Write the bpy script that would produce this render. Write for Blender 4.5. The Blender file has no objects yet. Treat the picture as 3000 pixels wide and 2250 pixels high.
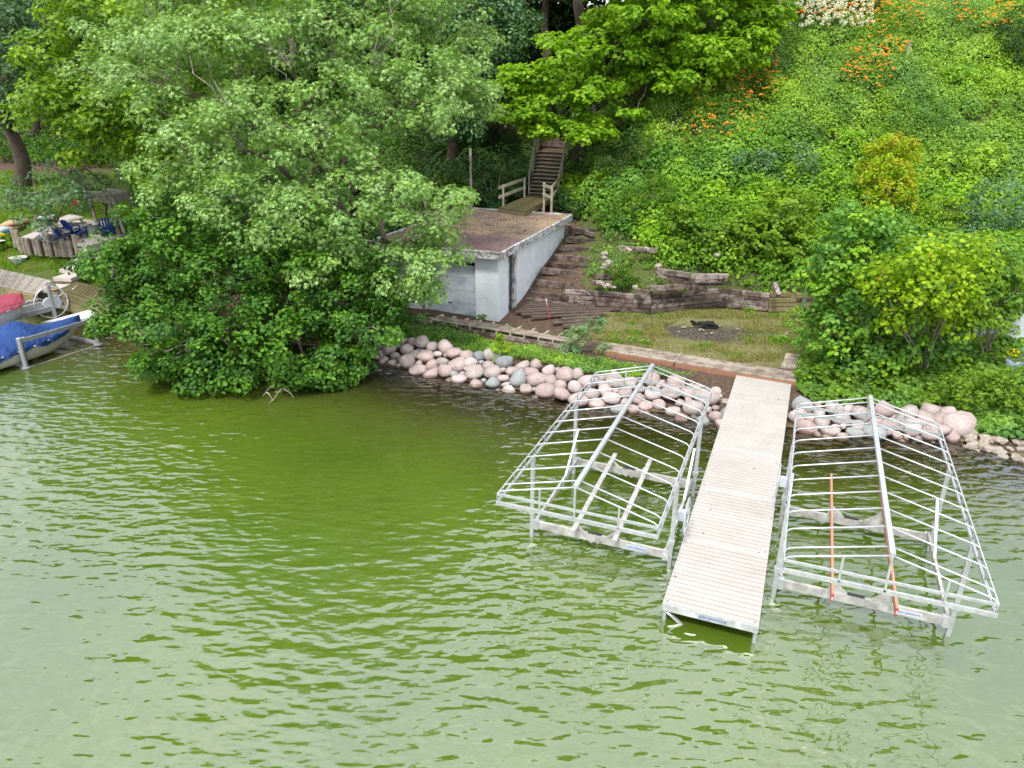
import bpy, math, random
import numpy as np
from mathutils import Vector, Matrix

# ------------------------------------------------------------------ camera, world, sun, exposure
SC = bpy.context.scene
COL = SC.collection
F_PX, PITCH, ROLL, CAM_H = 2179.0, 0.389874, 0.0038090, 10.014

def cam_axes():
    fw = np.array([0, math.cos(PITCH), -math.sin(PITCH)])
    up = np.array([0, math.sin(PITCH), math.cos(PITCH)])
    rx = np.array([1.0, 0, 0])
    c, s = math.cos(ROLL), math.sin(ROLL)
    return np.array([c * rx + s * up, -s * rx + c * up, fw])
AX = cam_axes()
CPOS = np.array([0, 0, CAM_H])
cam_data = bpy.data.cameras.new('camera')
cam = bpy.data.objects.new('camera', cam_data)
COL.objects.link(cam)
cam_data.sensor_width = 36.0
cam_data.lens = F_PX / 3000.0 * 36.0
cam_data.clip_end = 2000.0
cam_data.clip_start = 0.1
m = Matrix.Identity(4)
for i in range(3):
    m[i][0], m[i][1], m[i][2] = AX[0][i], AX[1][i], -AX[2][i]
    m[i][3] = CPOS[i]
cam.matrix_world = m
SC.camera = cam

world = bpy.data.worlds.new('World')
SC.world = world
world.use_nodes = True
SUN_EL, SUN_AZ = math.radians(58), math.radians(205)     # azimuth from +y, clockwise
wt = world.node_tree
wt.nodes.clear()
wo = wt.nodes.new('ShaderNodeOutputWorld')
bg = wt.nodes.new('ShaderNodeBackground'); bg.inputs['Strength'].default_value = 0.135
sky = wt.nodes.new('ShaderNodeTexSky'); sky.sky_type = 'NISHITA'; sky.sun_disc = False
sky.sun_elevation = SUN_EL; sky.sun_rotation = SUN_AZ
mixw = wt.nodes.new('ShaderNodeMixRGB')
tcw = wt.nodes.new('ShaderNodeTexCoord')
nzw = wt.nodes.new('ShaderNodeTexNoise'); nzw.inputs['Scale'].default_value = 2.6; nzw.inputs['Detail'].default_value = 5
rw = wt.nodes.new('ShaderNodeValToRGB')
rw.color_ramp.elements[0].position = 0.35; rw.color_ramp.elements[0].color = (5.6, 6.1, 6.8, 1)
rw.color_ramp.elements[1].position = 0.68; rw.color_ramp.elements[1].color = (9.4, 9.5, 9.6, 1)
mixw.inputs[0].default_value = 0.86
L = wt.links.new
L(tcw.outputs['Generated'], nzw.inputs['Vector']); L(nzw.outputs['Fac'], rw.inputs[0])
L(sky.outputs[0], mixw.inputs[1]); L(rw.outputs[0], mixw.inputs[2])
L(mixw.outputs[0], bg.inputs['Color']); L(bg.outputs[0], wo.inputs['Surface'])

sd = bpy.data.lights.new('sun', 'SUN'); sd.energy = 2.1; sd.angle = math.radians(10); sd.color = (1, 0.96, 0.88)
sun = bpy.data.objects.new('sun', sd); COL.objects.link(sun)
sdir = Vector((math.sin(SUN_AZ) * math.cos(SUN_EL), math.cos(SUN_AZ) * math.cos(SUN_EL), math.sin(SUN_EL)))
sun.rotation_euler = sdir.to_track_quat('Z', 'Y').to_euler()
SC.view_settings.view_transform = 'Standard'
SC.view_settings.look = 'None'
SC.view_settings.exposure = 0.92
SC.view_settings.gamma = 1.0
SC.cycles.max_bounces = 6
SC.cycles.transparent_max_bounces = 12
SC.cycles.caustics_reflective = False
SC.cycles.caustics_refractive = False

# ------------------------------------------------------------------ helpers
def at(px, py, z=None, y=None):
    """Point of the real place behind a photograph pixel, at height z or at distance y."""
    d = AX.T @ np.array([(px - 1500) / F_PX, -(py - 1125) / F_PX, 1.0])
    t = (z - CAM_H) / d[2] if z is not None else y / d[1]
    return CPOS + d * t

def to_px(P):
    P = np.atleast_2d(P)
    d = (P - CPOS) @ AX.T
    return np.stack([1500 + F_PX * d[:, 0] / d[:, 2], 1125 - F_PX * d[:, 1] / d[:, 2]], 1)

WM = {}
def link(o, parent=None, wm=None):
    COL.objects.link(o)
    wm = wm if wm is not None else Matrix.Identity(4)
    WM[o.name] = wm.copy()
    if parent is not None:
        o.parent = parent
        o.matrix_local = WM[parent.name].inverted() @ wm
    else:
        o.matrix_world = wm
    return o

def tag(o, label=None, cat=None, group=None, kind=None):
    if label: o['label'] = label
    if cat: o['category'] = cat
    if group: o['group'] = group
    if kind: o['kind'] = kind
    return o

def thing(name, label, cat, loc, group=None):
    o = bpy.data.objects.new(name, None)
    o.empty_display_size = 0.2
    link(o, None, Matrix.Translation(Vector(loc)))
    return tag(o, label, cat, group)

def mesh_np(name, V, Fs, mat, attrs=None, smooth=False):
    """V (n,3); Fs list of int arrays (m,k)."""
    me = bpy.data.meshes.new(name)
    V = np.asarray(V, dtype=np.float32)
    if not isinstance(Fs, list): Fs = [Fs]
    Fs = [np.asarray(f, dtype=np.int32) for f in Fs if len(f)]
    nl = sum(f.size for f in Fs); nf = sum(len(f) for f in Fs)
    me.vertices.add(len(V)); me.vertices.foreach_set('co', V.ravel())
    me.loops.add(nl); me.loops.foreach_set('vertex_index', np.concatenate([f.ravel() for f in Fs]))
    me.polygons.add(nf)
    starts, o = [], 0
    for f in Fs:
        starts.append(o + np.arange(len(f)) * f.shape[1]); o += f.size
    me.polygons.foreach_set('loop_start', np.concatenate(starts).astype(np.int32))
    me.polygons.foreach_set('use_smooth', np.full(nf, bool(smooth)))
    me.update(calc_edges=True)
    for k, a in (attrs or {}).items():
        at_ = me.attributes.new(k, 'FLOAT', 'POINT')
        at_.data.foreach_set('value', np.asarray(a, dtype=np.float32))
    if mat: me.materials.append(mat)
    return me

def put(name, V, Fs, mat, parent=None, attrs=None, smooth=False, origin=None):
    """Mesh given in world coordinates, origin at parent's place (or at origin)."""
    V = np.asarray(V, dtype=np.float64)
    if origin is None:
        origin = np.array(WM[parent.name].translation) if parent is not None else np.array([0, 0, 0.0])
    origin = np.asarray(origin, float)
    me = mesh_np(name, V - origin, Fs, mat, attrs, smooth)
    o = bpy.data.objects.new(name, me)
    return link(o, parent, Matrix.Translation(Vector(origin)))

_cubes = {}
def cube_mesh(mat):
    if mat.name not in _cubes:
        V = [(x, y, z) for x in (-.5, .5) for y in (-.5, .5) for z in (-.5, .5)]
        Fc = [(0, 1, 3, 2), (4, 6, 7, 5), (0, 4, 5, 1), (2, 3, 7, 6), (0, 2, 6, 4), (1, 5, 7, 3)]
        _cubes[mat.name] = mesh_np('board', V, [np.array(Fc)], mat)
    return _cubes[mat.name]

def bar(name, p0, p1, w, h, mat, parent=None, up=(0, 0, 1), mesh=None):
    """Box from p0 to p1 (along its x), w wide, h high."""
    p0, p1 = Vector(p0), Vector(p1)
    x = (p1 - p0); ln = x.length; x.normalize()
    u = Vector(up)
    if abs(x.dot(u)) > 0.98: u = Vector((0, 1, 0))
    y = u.cross(x).normalized(); z = x.cross(y)
    c = (p0 + p1) / 2
    M = Matrix(((x.x * ln, y.x * w, z.x * h, c.x), (x.y * ln, y.y * w, z.y * h, c.y), (x.z * ln, y.z * w, z.z * h, c.z), (0, 0, 0, 1)))
    o = bpy.data.objects.new(name, mesh or cube_mesh(mat))
    return link(o, parent, M)

def box(name, c, size, mat, parent=None, rot=0.0, tilt=(0, 0)):
    M = Matrix.Translation(Vector(c)) @ Matrix.Rotation(rot, 4, 'Z') @ Matrix.Rotation(tilt[0], 4, 'X') @ Matrix.Rotation(tilt[1], 4, 'Y') @ Matrix.Diagonal((size[0], size[1], size[2], 1))
    o = bpy.data.objects.new(name, cube_mesh(mat))
    return link(o, parent, M)

def tube_geo(pts, rad, n=8, cap=True):
    pts = np.asarray(pts, float); k = len(pts)
    rad = np.full(k, rad) if np.isscalar(rad) else np.asarray(rad, float)
    tang = np.gradient(pts, axis=0); tang /= np.linalg.norm(tang, axis=1)[:, None] + 1e-9
    V = []; ref = np.array([0.13, 0.2, 1.0])
    if abs(tang[0] @ ref) > .97 * np.linalg.norm(ref): ref = np.array([1.0, 0.1, 0])
    a = np.cross(tang[0], ref); a /= np.linalg.norm(a)
    ang = np.arange(n) * 2 * math.pi / n
    for i in range(k):
        a = a - tang[i] * (a @ tang[i]); a /= np.linalg.norm(a) + 1e-9
        b = np.cross(tang[i], a)
        V.append(pts[i] + rad[i] * (np.cos(ang)[:, None] * a + np.sin(ang)[:, None] * b))
    V = np.concatenate(V)
    i, j = np.meshgrid(np.arange(k - 1), np.arange(n), indexing='ij')
    q = np.stack([i * n + j, i * n + (j + 1) % n, (i + 1) * n + (j + 1) % n, (i + 1) * n + j], -1).reshape(-1, 4)
    Fs = [q]
    if cap:
        Fs.append(np.array([np.arange(n)[::-1], (k - 1) * n + np.arange(n)]))
    return V, Fs

def merge(geos):
    V, Q, o = [], {}, 0
    for v, fs in geos:
        for f in fs:
            f = np.asarray(f)
            if len(f): Q.setdefault(f.shape[1], []).append(f + o)
        V.append(v); o += len(v)
    return np.concatenate(V), [np.concatenate(q) for q in Q.values()]

def box_geo(p0, p1, w, h, up=(0, 0, 1)):
    p0, p1 = np.asarray(p0, float), np.asarray(p1, float)
    x = p1 - p0; x /= np.linalg.norm(x); u = np.asarray(up, float)
    if abs(x @ u) > .98: u = np.array([0, 1.0, 0])
    y = np.cross(u, x); y /= np.linalg.norm(y); z = np.cross(x, y)
    V = np.array([p + sy * y * w / 2 + sz * z * h / 2 for p in (p0, p1) for sy in (-1, 1) for sz in (-1, 1)])
    return V, [np.array([(0, 1, 3, 2), (4, 6, 7, 5), (0, 4, 5, 1), (2, 3, 7, 6), (0, 2, 6, 4), (1, 5, 7, 3)])]

def tube(name, pts, rad, mat, parent=None, n=8, smooth=True):
    V, Fs = tube_geo(pts, rad, n)
    return put(name, V, Fs, mat, parent, smooth=smooth)

def loft(rows, closed=False):
    """rows: (k,n,3) -> verts, quads"""
    R = np.asarray(rows, float); k, n = R.shape[:2]
    V = R.reshape(-1, 3)
    nn = n if closed else n - 1
    i, j = np.meshgrid(np.arange(k - 1), np.arange(nn), indexing='ij')
    return V, [np.stack([i * n + j, i * n + (j + 1) % n, (i + 1) * n + (j + 1) % n, (i + 1) * n + j], -1).reshape(-1, 4)]

def lathe_geo(c, prof, n=16):
    c = np.asarray(c, float)
    ang = np.arange(n) * 2 * math.pi / n
    rows = [np.stack([c[0] + r * np.cos(ang), c[1] + r * np.sin(ang), np.full(n, c[2] + z)], 1) for r, z in prof]
    return loft(rows, True)

def text(name, s, size, M, mat, parent=None, sx=1.0):
    cu = bpy.data.curves.new(name, 'FONT'); cu.body = s; cu.size = size; cu.align_x = 'CENTER'; cu.align_y = 'CENTER'
    cu.extrude = 0.001; cu.offset = 0.0005
    cu.materials.append(mat)
    tmp = bpy.data.objects.new(name + '_outline', cu); COL.objects.link(tmp)
    dg = bpy.context.evaluated_depsgraph_get()
    me = bpy.data.meshes.new_from_object(tmp.evaluated_get(dg))
    bpy.data.objects.remove(tmp)
    o = bpy.data.objects.new(name, me)
    return link(o, parent, M @ Matrix.Diagonal((sx, 1, 1, 1)))

# value noise in numpy
_rs = np.random.RandomState(3)
_tab = _rs.rand(256, 256)
def vnoise(x, y, s=1.0, ox=0.0, oct_=3):
    out = 0; amp = .5; tot = 0
    x = np.asarray(x, float) / s + ox + 57.3; y = np.asarray(y, float) / s + ox * 1.7 + 91.1
    for _ in range(oct_):
        xi, yi = np.floor(x).astype(int), np.floor(y).astype(int)
        fx, fy = x - xi, y - yi
        fx, fy = fx * fx * (3 - 2 * fx), fy * fy * (3 - 2 * fy)
        a = _tab[xi % 256, yi % 256]; b = _tab[(xi + 1) % 256, yi % 256]
        c = _tab[xi % 256, (yi + 1) % 256]; d = _tab[(xi + 1) % 256, (yi + 1) % 256]
        out = out + amp * ((a * (1 - fx) + b * fx) * (1 - fy) + (c * (1 - fx) + d * fx) * fy)
        tot += amp; amp *= .5; x = x * 2.03 + 11; y = y * 2.03 + 5
    return out / tot

def inpoly(P, poly):
    P = np.asarray(P); poly = np.asarray(poly, float)
    r = np.zeros(len(P), bool); n = len(poly); j = n - 1
    for i in range(n):
        c = ((poly[i, 1] > P[:, 1]) != (poly[j, 1] > P[:, 1]))
        with np.errstate(divide='ignore', invalid='ignore'):
            xx = (poly[j, 0] - poly[i, 0]) * (P[:, 1] - poly[i, 1]) / (poly[j, 1] - poly[i, 1]) + poly[i, 0]
        r ^= c & (P[:, 0] < xx); j = i
    return r

# ------------------------------------------------------------------ materials
class NT:
    def __init__(s, name):
        s.m = bpy.data.materials.new(name); s.m.use_nodes = True
        s.t = s.m.node_tree; s.t.nodes.clear()
        s.out = s.t.nodes.new('ShaderNodeOutputMaterial')
    def n(s, kind, **k):
        nd = s.t.nodes.new('ShaderNode' + kind)
        for a, b in k.items():
            if a in nd.inputs.keys() if isinstance(a, str) else False: nd.inputs[a].default_value = b
            else: setattr(nd, a, b)
        return nd
    def set(s, nd, **k):
        for a, b in k.items(): nd.inputs[a.replace('_', ' ')].default_value = b
        return nd
    def l(s, a, b): s.t.links.new(a, b)
    def noise(s, vec, scale, detail=4, rough=.55):
        nd = s.n('TexNoise'); nd.inputs['Scale'].default_value = scale; nd.inputs['Detail'].default_value = detail
        nd.inputs['Roughness'].default_value = rough
        if vec is not None: s.l(vec, nd.inputs['Vector'])
        return nd.outputs['Fac']
    def ramp(s, fac, stops):
        nd = s.n('ValToRGB'); cr = nd.color_ramp
        while len(cr.elements) < len(stops): cr.elements.new(0.5)
        for e, (p, c) in zip(cr.elements, stops):
            e.position = p; e.color = (*c, 1) if len(c) == 3 else c
        s.l(fac, nd.inputs[0]); return nd.outputs[0]
    def mix(s, fac, a, b, mode='MIX'):
        nd = s.n('MixRGB', blend_type=mode)
        for i, v in ((0, fac), (1, a), (2, b)):
            if hasattr(v, 'is_linked'): s.l(v, nd.inputs[i])
            elif isinstance(v, (int, float)): nd.inputs[i].default_value = v if i == 0 else (v, v, v, 1)
            else: nd.inputs[i].default_value = (*v, 1)
        return nd.outputs[0]
    def math(s, op, a, b=0.0, clamp=False):
        nd = s.n('Math', operation=op, use_clamp=clamp)
        for i, v in ((0, a), (1, b)):
            if hasattr(v, 'is_linked'): s.l(v, nd.inputs[i])
            else: nd.inputs[i].default_value = v
        return nd.outputs[0]
    def pos(s): return s.n('NewGeometry').outputs['Position']
    def mapping(s, vec, scale=(1, 1, 1), rot=(0, 0, 0)):
        nd = s.n('Mapping'); nd.inputs['Scale'].default_value = scale; nd.inputs['Rotation'].default_value = rot
        s.l(vec, nd.inputs['Vector']); return nd.outputs[0]
    def pbsdf(s, col, rough=.6, spec=.4, metal=0.0, bump=None, bstr=.3, bdist=.02):
        b = s.n('BsdfPrincipled')
        if hasattr(col, 'is_linked'): s.l(col, b.inputs['Base Color'])
        else: b.inputs['Base Color'].default_value = (*col, 1)
        if hasattr(rough, 'is_linked'): s.l(rough, b.inputs['Roughness'])
        else: b.inputs['Roughness'].default_value = rough
        b.inputs['Specular IOR Level'].default_value = spec
        b.inputs['Metallic'].default_value = metal
        if bump is not None:
            bn = s.n('Bump'); bn.inputs['Strength'].default_value = bstr; bn.inputs['Distance'].default_value = bdist
            s.l(bump, bn.inputs['Height']); s.l(bn.outputs[0], b.inputs['Normal'])
        s.l(b.outputs[0], s.out.inputs['Surface'])
        return b

def solid(name, c, rough=.5, spec=.4, metal=0.0, var=.12, scale=6.0):
    t = NT(name); nz = t.noise(t.pos(), scale, 5)
    col = t.mix(1.0, c, t.ramp(nz, [(.3, (1 - var * 1.6,) * 3), (.7, (1 + var,) * 3)]), 'MULTIPLY')
    t.pbsdf(col, rough, spec, metal, nz, .15, .01)
    return t.m

def wood(name, dark, light, rough=.8, blotch=None, bl_amt=.5, per=.25, gscale=1.0):
    t = NT(name)
    tc = t.n('TexCoord').outputs['Object']
    oi = t.n('ObjectInfo').outputs['Random']
    off = t.n('VectorMath', operation='ADD'); t.l(tc, off.inputs[0])
    cmb = t.n('CombineXYZ'); t.l(t.math('MULTIPLY', oi, 37.0), cmb.inputs[0]); t.l(t.math('MULTIPLY', oi, 91.0), cmb.inputs[1])
    t.l(cmb.outputs[0], off.inputs[1])
    g = t.noise(t.mapping(off.outputs[0], (3.0 * gscale, 7.0, 7.0)), 1.6, 6, .7)
    col = t.ramp(g, [(.28, dark), (.72, light)])
    if blotch:
        b = t.noise(t.pos(), 3.1, 6, .7)
        col = t.mix(t.math('MULTIPLY', t.ramp(b, [(.47, (0, 0, 0)), (.56, (1, 1, 1))]), bl_amt), col, blotch)
    v = t.math('ADD', t.math('MULTIPLY', oi, per * 2), 1 - per)
    vm = t.n('VectorMath', operation='SCALE'); t.l(col, vm.inputs[0]); t.l(v, vm.inputs['Scale'])
    t.pbsdf(vm.outputs[0], rough, .25, 0, g, .5, .01)
    return t.m

def foliage(name, A, B, spec=.35, rough=.5, trans=.35, accent=None):
    """A, B: (dark, mid, light) for hue 0 and hue 1; tint 0..1 runs dark to light (leaf age and kind, plus shade tinted into inner leaves)."""
    t = NT(name)
    at1 = t.n('Attribute', attribute_name='tint').outputs['Fac']
    at2 = t.n('Attribute', attribute_name='hue').outputs['Fac']
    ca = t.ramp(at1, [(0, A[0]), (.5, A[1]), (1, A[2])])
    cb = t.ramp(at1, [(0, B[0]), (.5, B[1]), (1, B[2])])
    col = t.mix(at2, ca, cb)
    if accent:
        at3 = t.n('Attribute', attribute_name='accent').outputs['Fac']
        col = t.mix(at3, col, accent)
    b = t.pbsdf(col, rough, spec)
    tr = t.n('BsdfTranslucent')
    t.l(t.mix(1.0, col, (1.5, 1.45, .7), 'MULTIPLY'), tr.inputs['Color'])
    ms = t.n('MixShader'); ms.inputs[0].default_value = trans
    t.l(b.outputs[0], ms.inputs[1]); t.l(tr.outputs[0], ms.inputs[2])
    t.l(ms.outputs[0], t.out.inputs['Surface'])
    return t.m

M = {}
M['weathered'] = wood('weathered_wood', (.20, .17, .145), (.46, .42, .375), .85, (.16, .12, .09), .4)
M['walk'] = wood('walkway_wood', (.16, .12, .09), (.48, .41, .345), .85, (.11, .08, .055), .6, .22)
M['timber'] = wood('old_timber', (.05, .036, .03), (.26, .20, .17), .9, (.03, .016, .012), .7, .35)
M['timber_pale'] = wood('pale_timber', (.10, .075, .065), (.42, .355, .325), .9, (.06, .03, .022), .75, .3)
M['timber_moss'] = wood('mossy_timber', (.10, .075, .045), (.36, .29, .17), .9, (.12, .14, .03), .5, .25)
M['ramp'] = wood('dark_ramp_wood', (.045, .032, .025), (.19, .145, .12), .85, (.03, .02, .015), .4, .2)
M['redwood'] = wood('red_stained_wood', (.24, .11, .065), (.42, .22, .14), .7, (.2, .13, .08), .3, .1)
M['moss_deck'] = wood('mossy_deck_wood', (.07, .055, .035), (.20, .16, .09), .85, (.13, .13, .02), .6, .2)
M['rail'] = wood('rail_wood', (.30, .26, .20), (.60, .54, .43), .85, (.2, .19, .09), .5, .15)
M['bunk'] = wood('bunk_board', (.42, .19, .12), (.60, .31, .21), .7, None, 0, .05)
M['fascia'] = wood('peeling_fascia', (.30, .28, .27), (.72, .74, .78), .8, (.09, .055, .04), .7, .12, 2.0)
M['log'] = wood('log_wood', (.16, .12, .10), (.42, .36, .31), .9, (.15, .14, .06), .45, .25)
M['dock'] = None
t = NT('dock_plank_vinyl')
oi = t.n('ObjectInfo').outputs['Random']
v = t.math('ADD', t.math('MULTIPLY', oi, .06), .97)
nz = t.noise(t.mapping(t.pos(), (1, 1, 1)), 1.5, 7, .7)
col = t.mix(t.ramp(nz, [(.40, (0, 0, 0)), (.70, (.9, .9, .9))]), (.435, .405, .375), (.37, .34, .315))
vm = t.n('VectorMath', operation='SCALE'); t.l(col, vm.inputs[0]); t.l(v, vm.inputs['Scale'])
t.pbsdf(vm.outputs[0], .75, .2, 0, t.noise(t.pos(), 90, 2), .1, .002); M['dock'] = t.m
M['alu'] = solid('aluminium', (.56, .57, .59), .42, .5, .55, .12, 9)
M['alu_dull'] = solid('dull_aluminium', (.50, .48, .46), .6, .4, .25, .25, 5)
M['galv'] = solid('galvanised_steel', (.36, .37, .38), .5, .5, .4, .15, 5)
M['dark'] = solid('dark_fitting', (.03, .03, .03), .6)
M['gap'] = solid('plank_gap_shade', (.24, .17, .15), .7)  # sheet added under the planks, coloured as the shade in their gaps
M['blue_ink'] = solid('blue_print', (.07, .16, .55), .6, .3, 0, .02)
M['ink'] = solid('black_print', (.03, .03, .035), .6, .3, 0, .02)
M['white'] = solid('white_paint', (.60, .60, .61), .5, .4, 0, .06)
M['gel'] = solid('cream_gelcoat', (.66, .62, .54), .35, .5, 0, .08)
M['concrete'] = solid('concrete', (.50, .44, .40), .9, .2, 0, .14, 5)
M['paint_table'] = solid('grey_white_paint', (.56, .51, .47), .7, .3, 0, .1)
M['navy'] = solid('navy_paint', (.012, .045, .24), .45, .4, 0, .2)
M['navy_dark'] = solid('navy_edge_paint', (.02, .025, .06), .5, .4, 0, .2)
M['tan'] = solid('tan_plastic', (.52, .36, .20), .5, .4, 0, .06)
M['red'] = solid('red_plastic', (.55, .03, .04), .4)
M['yellow'] = solid('yellow_plastic', (.80, .62, .02), .4)
M['cyan'] = solid('cyan_plastic', (.06, .50, .66), .4)
M['palegrey'] = solid('pale_grey_plastic', (.52, .57, .62), .4)
M['rust'] = solid('rusted_steel', (.13, .045, .025), .85, .2, 0, .3)
M['char'] = solid('charred_wood', (.02, .018, .018), .85, .3, 0, .5, 20)
M['pot'] = solid('blue_grey_glaze', (.30, .36, .45), .4)
M['shingle'] = solid('brown_shingle', (.17, .13, .11), .9, .2, 0, .25, 18)
M['siding'] = solid('pale_siding', (.55, .58, .62), .6, .3, 0, .08, 2)
M['bark'] = None
t = NT('tree_bark'); p = t.mapping(t.pos(), (7, 7, 1.3)); nz = t.noise(p, 2.5, 7, .7)
t.pbsdf(t.ramp(nz, [(.32, (.035, .025, .02)), (.7, (.19, .145, .115))]), .9, .2, 0, nz, 1.0, .05); M['bark'] = t.m
t = NT('pale_twig_bark'); nz = t.noise(t.pos(), 9, 5)
t.pbsdf(t.ramp(nz, [(.3, (.16, .12, .095)), (.7, (.42, .37, .33))]), .9, .2); M['twig'] = t.m

def fabric(name, c, c2):
    t = NT(name); nz = t.noise(t.pos(), 3, 5)
    wv = t.noise(t.mapping(t.pos(), (9, 2.2, 2.2), (0, 0, .5)), 1.5, 4)
    t.pbsdf(t.mix(nz, c, c2), .75, .25, 0, wv, .8, .08); return t.m
M['bluecover'] = fabric('blue_canvas', (.012, .038, .15), (.03, .08, .26))
M['redcover'] = fabric('maroon_canvas', (.22, .03, .055), (.34, .065, .095))

# painted block wall
t = NT('painted_block')
oi = t.n('ObjectInfo').outputs['Random']; ps = t.pos()
nz = t.noise(ps, 1.4, 6, .65); st = t.noise(t.mapping(ps, (3, 3, .5)), 1.6, 6)
col = t.ramp(nz, [(.3, (.57, .61, .66)), (.7, (.72, .745, .77))])
col = t.mix(t.math('MULTIPLY', t.ramp(st, [(.55, (0, 0, 0)), (.75, (1, 1, 1))]), .35), col, (.36, .36, .35))
v = t.math('ADD', t.math('MULTIPLY', oi, .035), .98)
vm = t.n('VectorMath', operation='SCALE'); t.l(col, vm.inputs[0]); t.l(v, vm.inputs['Scale'])
t.pbsdf(vm.outputs[0], .8, .25, 0, t.noise(ps, 25, 4), .3, .01); M['block'] = t.m
t = NT('painted_door'); ps = t.pos()
b = t.noise(t.mapping(ps, (.5, .5, 1.1)), 1.7, 7, .7)
col = t.mix(t.ramp(b, [(.47, (0, 0, 0)), (.62, (1, 1, 1))]), (.50, .54, .59), (.30, .345, .41))
t.pbsdf(col, .65, .3, 0, t.noise(ps, 8, 4), .2, .01); M['door'] = t.m
t = NT('roof_gravel'); ps = t.pos()
g = t.noise(ps, 12, 4, .85); big = t.noise(ps, .55, 4, .6)
sp = t.n('TexVoronoi'); sp.inputs['Scale'].default_value = 22.0; t.l(ps, sp.inputs['Vector'])
lit = t.ramp(t.noise(ps, 9, 5, .85), [(.42, (.10, .06, .045)), (.55, (.44, .32, .21))])
pur = t.ramp(g, [(.36, (.075, .045, .045)), (.62, (.235, .165, .165))])
sepx = t.n('SeparateXYZ'); t.l(ps, sepx.inputs[0])
# the leaf litter lies on the middle of the roof; a strip along the water side is bare
front = t.math('SUBTRACT', t.math('ADD', t.math('MULTIPLY', sepx.outputs[0], .354), t.math('MULTIPLY', sepx.outputs[1], .935)), 29.4)
ff = t.math('ADD', front, t.math('MULTIPLY', big, 1.2))
fr = t.ramp(t.math('MULTIPLY', ff, .25), [(0.0, (0, 0, 0)), (.48, (0, 0, 0)), (.66, (1, 1, 1)), (1.0, (1, 1, 1))])
fr2 = t.math('MULTIPLY', fr, t.ramp(t.noise(ps, .9, 5, .65), [(.38, (.25, .25, .25)), (.55, (1, 1, 1))]))
t.pbsdf(t.mix(fr2, pur, lit), .95, .15, 0, g, .6, .02); M['roof'] = t.m

# boulders
t = NT('boulder_stone'); oi = t.n('ObjectInfo').outputs['Random']; ps = t.pos()
base = t.ramp(oi, [(0, (.34, .26, .245)), (.2, (.43, .345, .33)), (.4, (.48, .41, .40)), (.60, (.38, .28, .26)), (.74, (.38, .34, .325)), (.86, (.36, .285, .27)), (.91, (.22, .235, .245)), (.97, (.31, .325, .325))])
nz = t.noise(ps, 16, 6, .75); nb = t.noise(ps, 3, 4)
col = t.mix(1.0, base, t.ramp(nz, [(.3, (.66, .66, .66)), (.7, (1.25, 1.25, 1.25))]), 'MULTIPLY')
col = t.mix(1.0, col, t.ramp(nb, [(.3, (.8, .78, .76)), (.7, (1.12, 1.12, 1.12))]), 'MULTIPLY')
sz = t.n('SeparateXYZ'); t.l(ps, sz.inputs[0])
wet = t.ramp(t.math('ADD', sz.outputs[2], t.math('MULTIPLY', nb, .08)), [(.0, (1, 1, 1)), (.10, (1, 1, 1)), (.15, (0, 0, 0))])
col = t.mix(t.math('MULTIPLY', wet, .8), col, t.mix(1.0, col, (.42, .33, .24), 'MULTIPLY'))
t.pbsdf(col, t.math('SUBTRACT', .85, t.math('MULTIPLY', wet, .5)), .35, 0, nz, .4, .02); M['stone'] = t.m
t = NT('limestone'); nz = t.noise(t.pos(), 7, 6, .7)
t.pbsdf(t.ramp(nz, [(.3, (.18, .15, .12)), (.7, (.42, .37, .31))]), .9, .2, 0, nz, .5, .03); M['lime'] = t.m

# ground
t = NT('ground_soil'); ps = t.pos()
n1 = t.noise(ps, 9, 6, .75); n2 = t.noise(ps, .5, 5, .6); n3 = t.noise(ps, 2.4, 5, .7)
litter = t.ramp(n1, [(.3, (.035, .024, .018)), (.5, (.095, .064, .046)), (.72, (.21, .145, .10))])
straw = t.ramp(n1, [(.3, (.16, .12, .06)), (.7, (.42, .34, .20))])
moss = t.ramp(n1, [(.3, (.035, .06, .012)), (.7, (.11, .17, .03))])
k1 = t.n('Attribute', attribute_name='straw').outputs['Fac']
k2 = t.n('Attribute', attribute_name='green').outputs['Fac']
c = t.mix(k1, litter, straw)
gm = t.math('MULTIPLY', k2, t.ramp(n3, [(.38, (.6, .6, .6)), (.55, (1, 1, 1))]))
c = t.mix(gm, c, moss)
ck = t.n('Attribute', attribute_name='char').outputs['Fac']
c = t.mix(t.math('MULTIPLY', ck, t.ramp(n1, [(.3, (1, 1, 1)), (.75, (.55, .55, .55))])), c, t.ramp(n1, [(.35, (.018, .014, .016)), (.7, (.11, .085, .085))]))
bedk = t.n('SeparateXYZ'); t.l(ps, bedk.inputs[0])
bed = t.ramp(t.math('ADD', bedk.outputs[2], .5), [(.40, (1, 1, 1)), (.56, (0, 0, 0))])
c = t.mix(bed, c, t.ramp(n3, [(.3, (.22, .18, .08)), (.7, (.46, .39, .19))]))
t.pbsdf(c, .95, .15, 0, n1, .8, .05); M['ground'] = t.m

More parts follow.
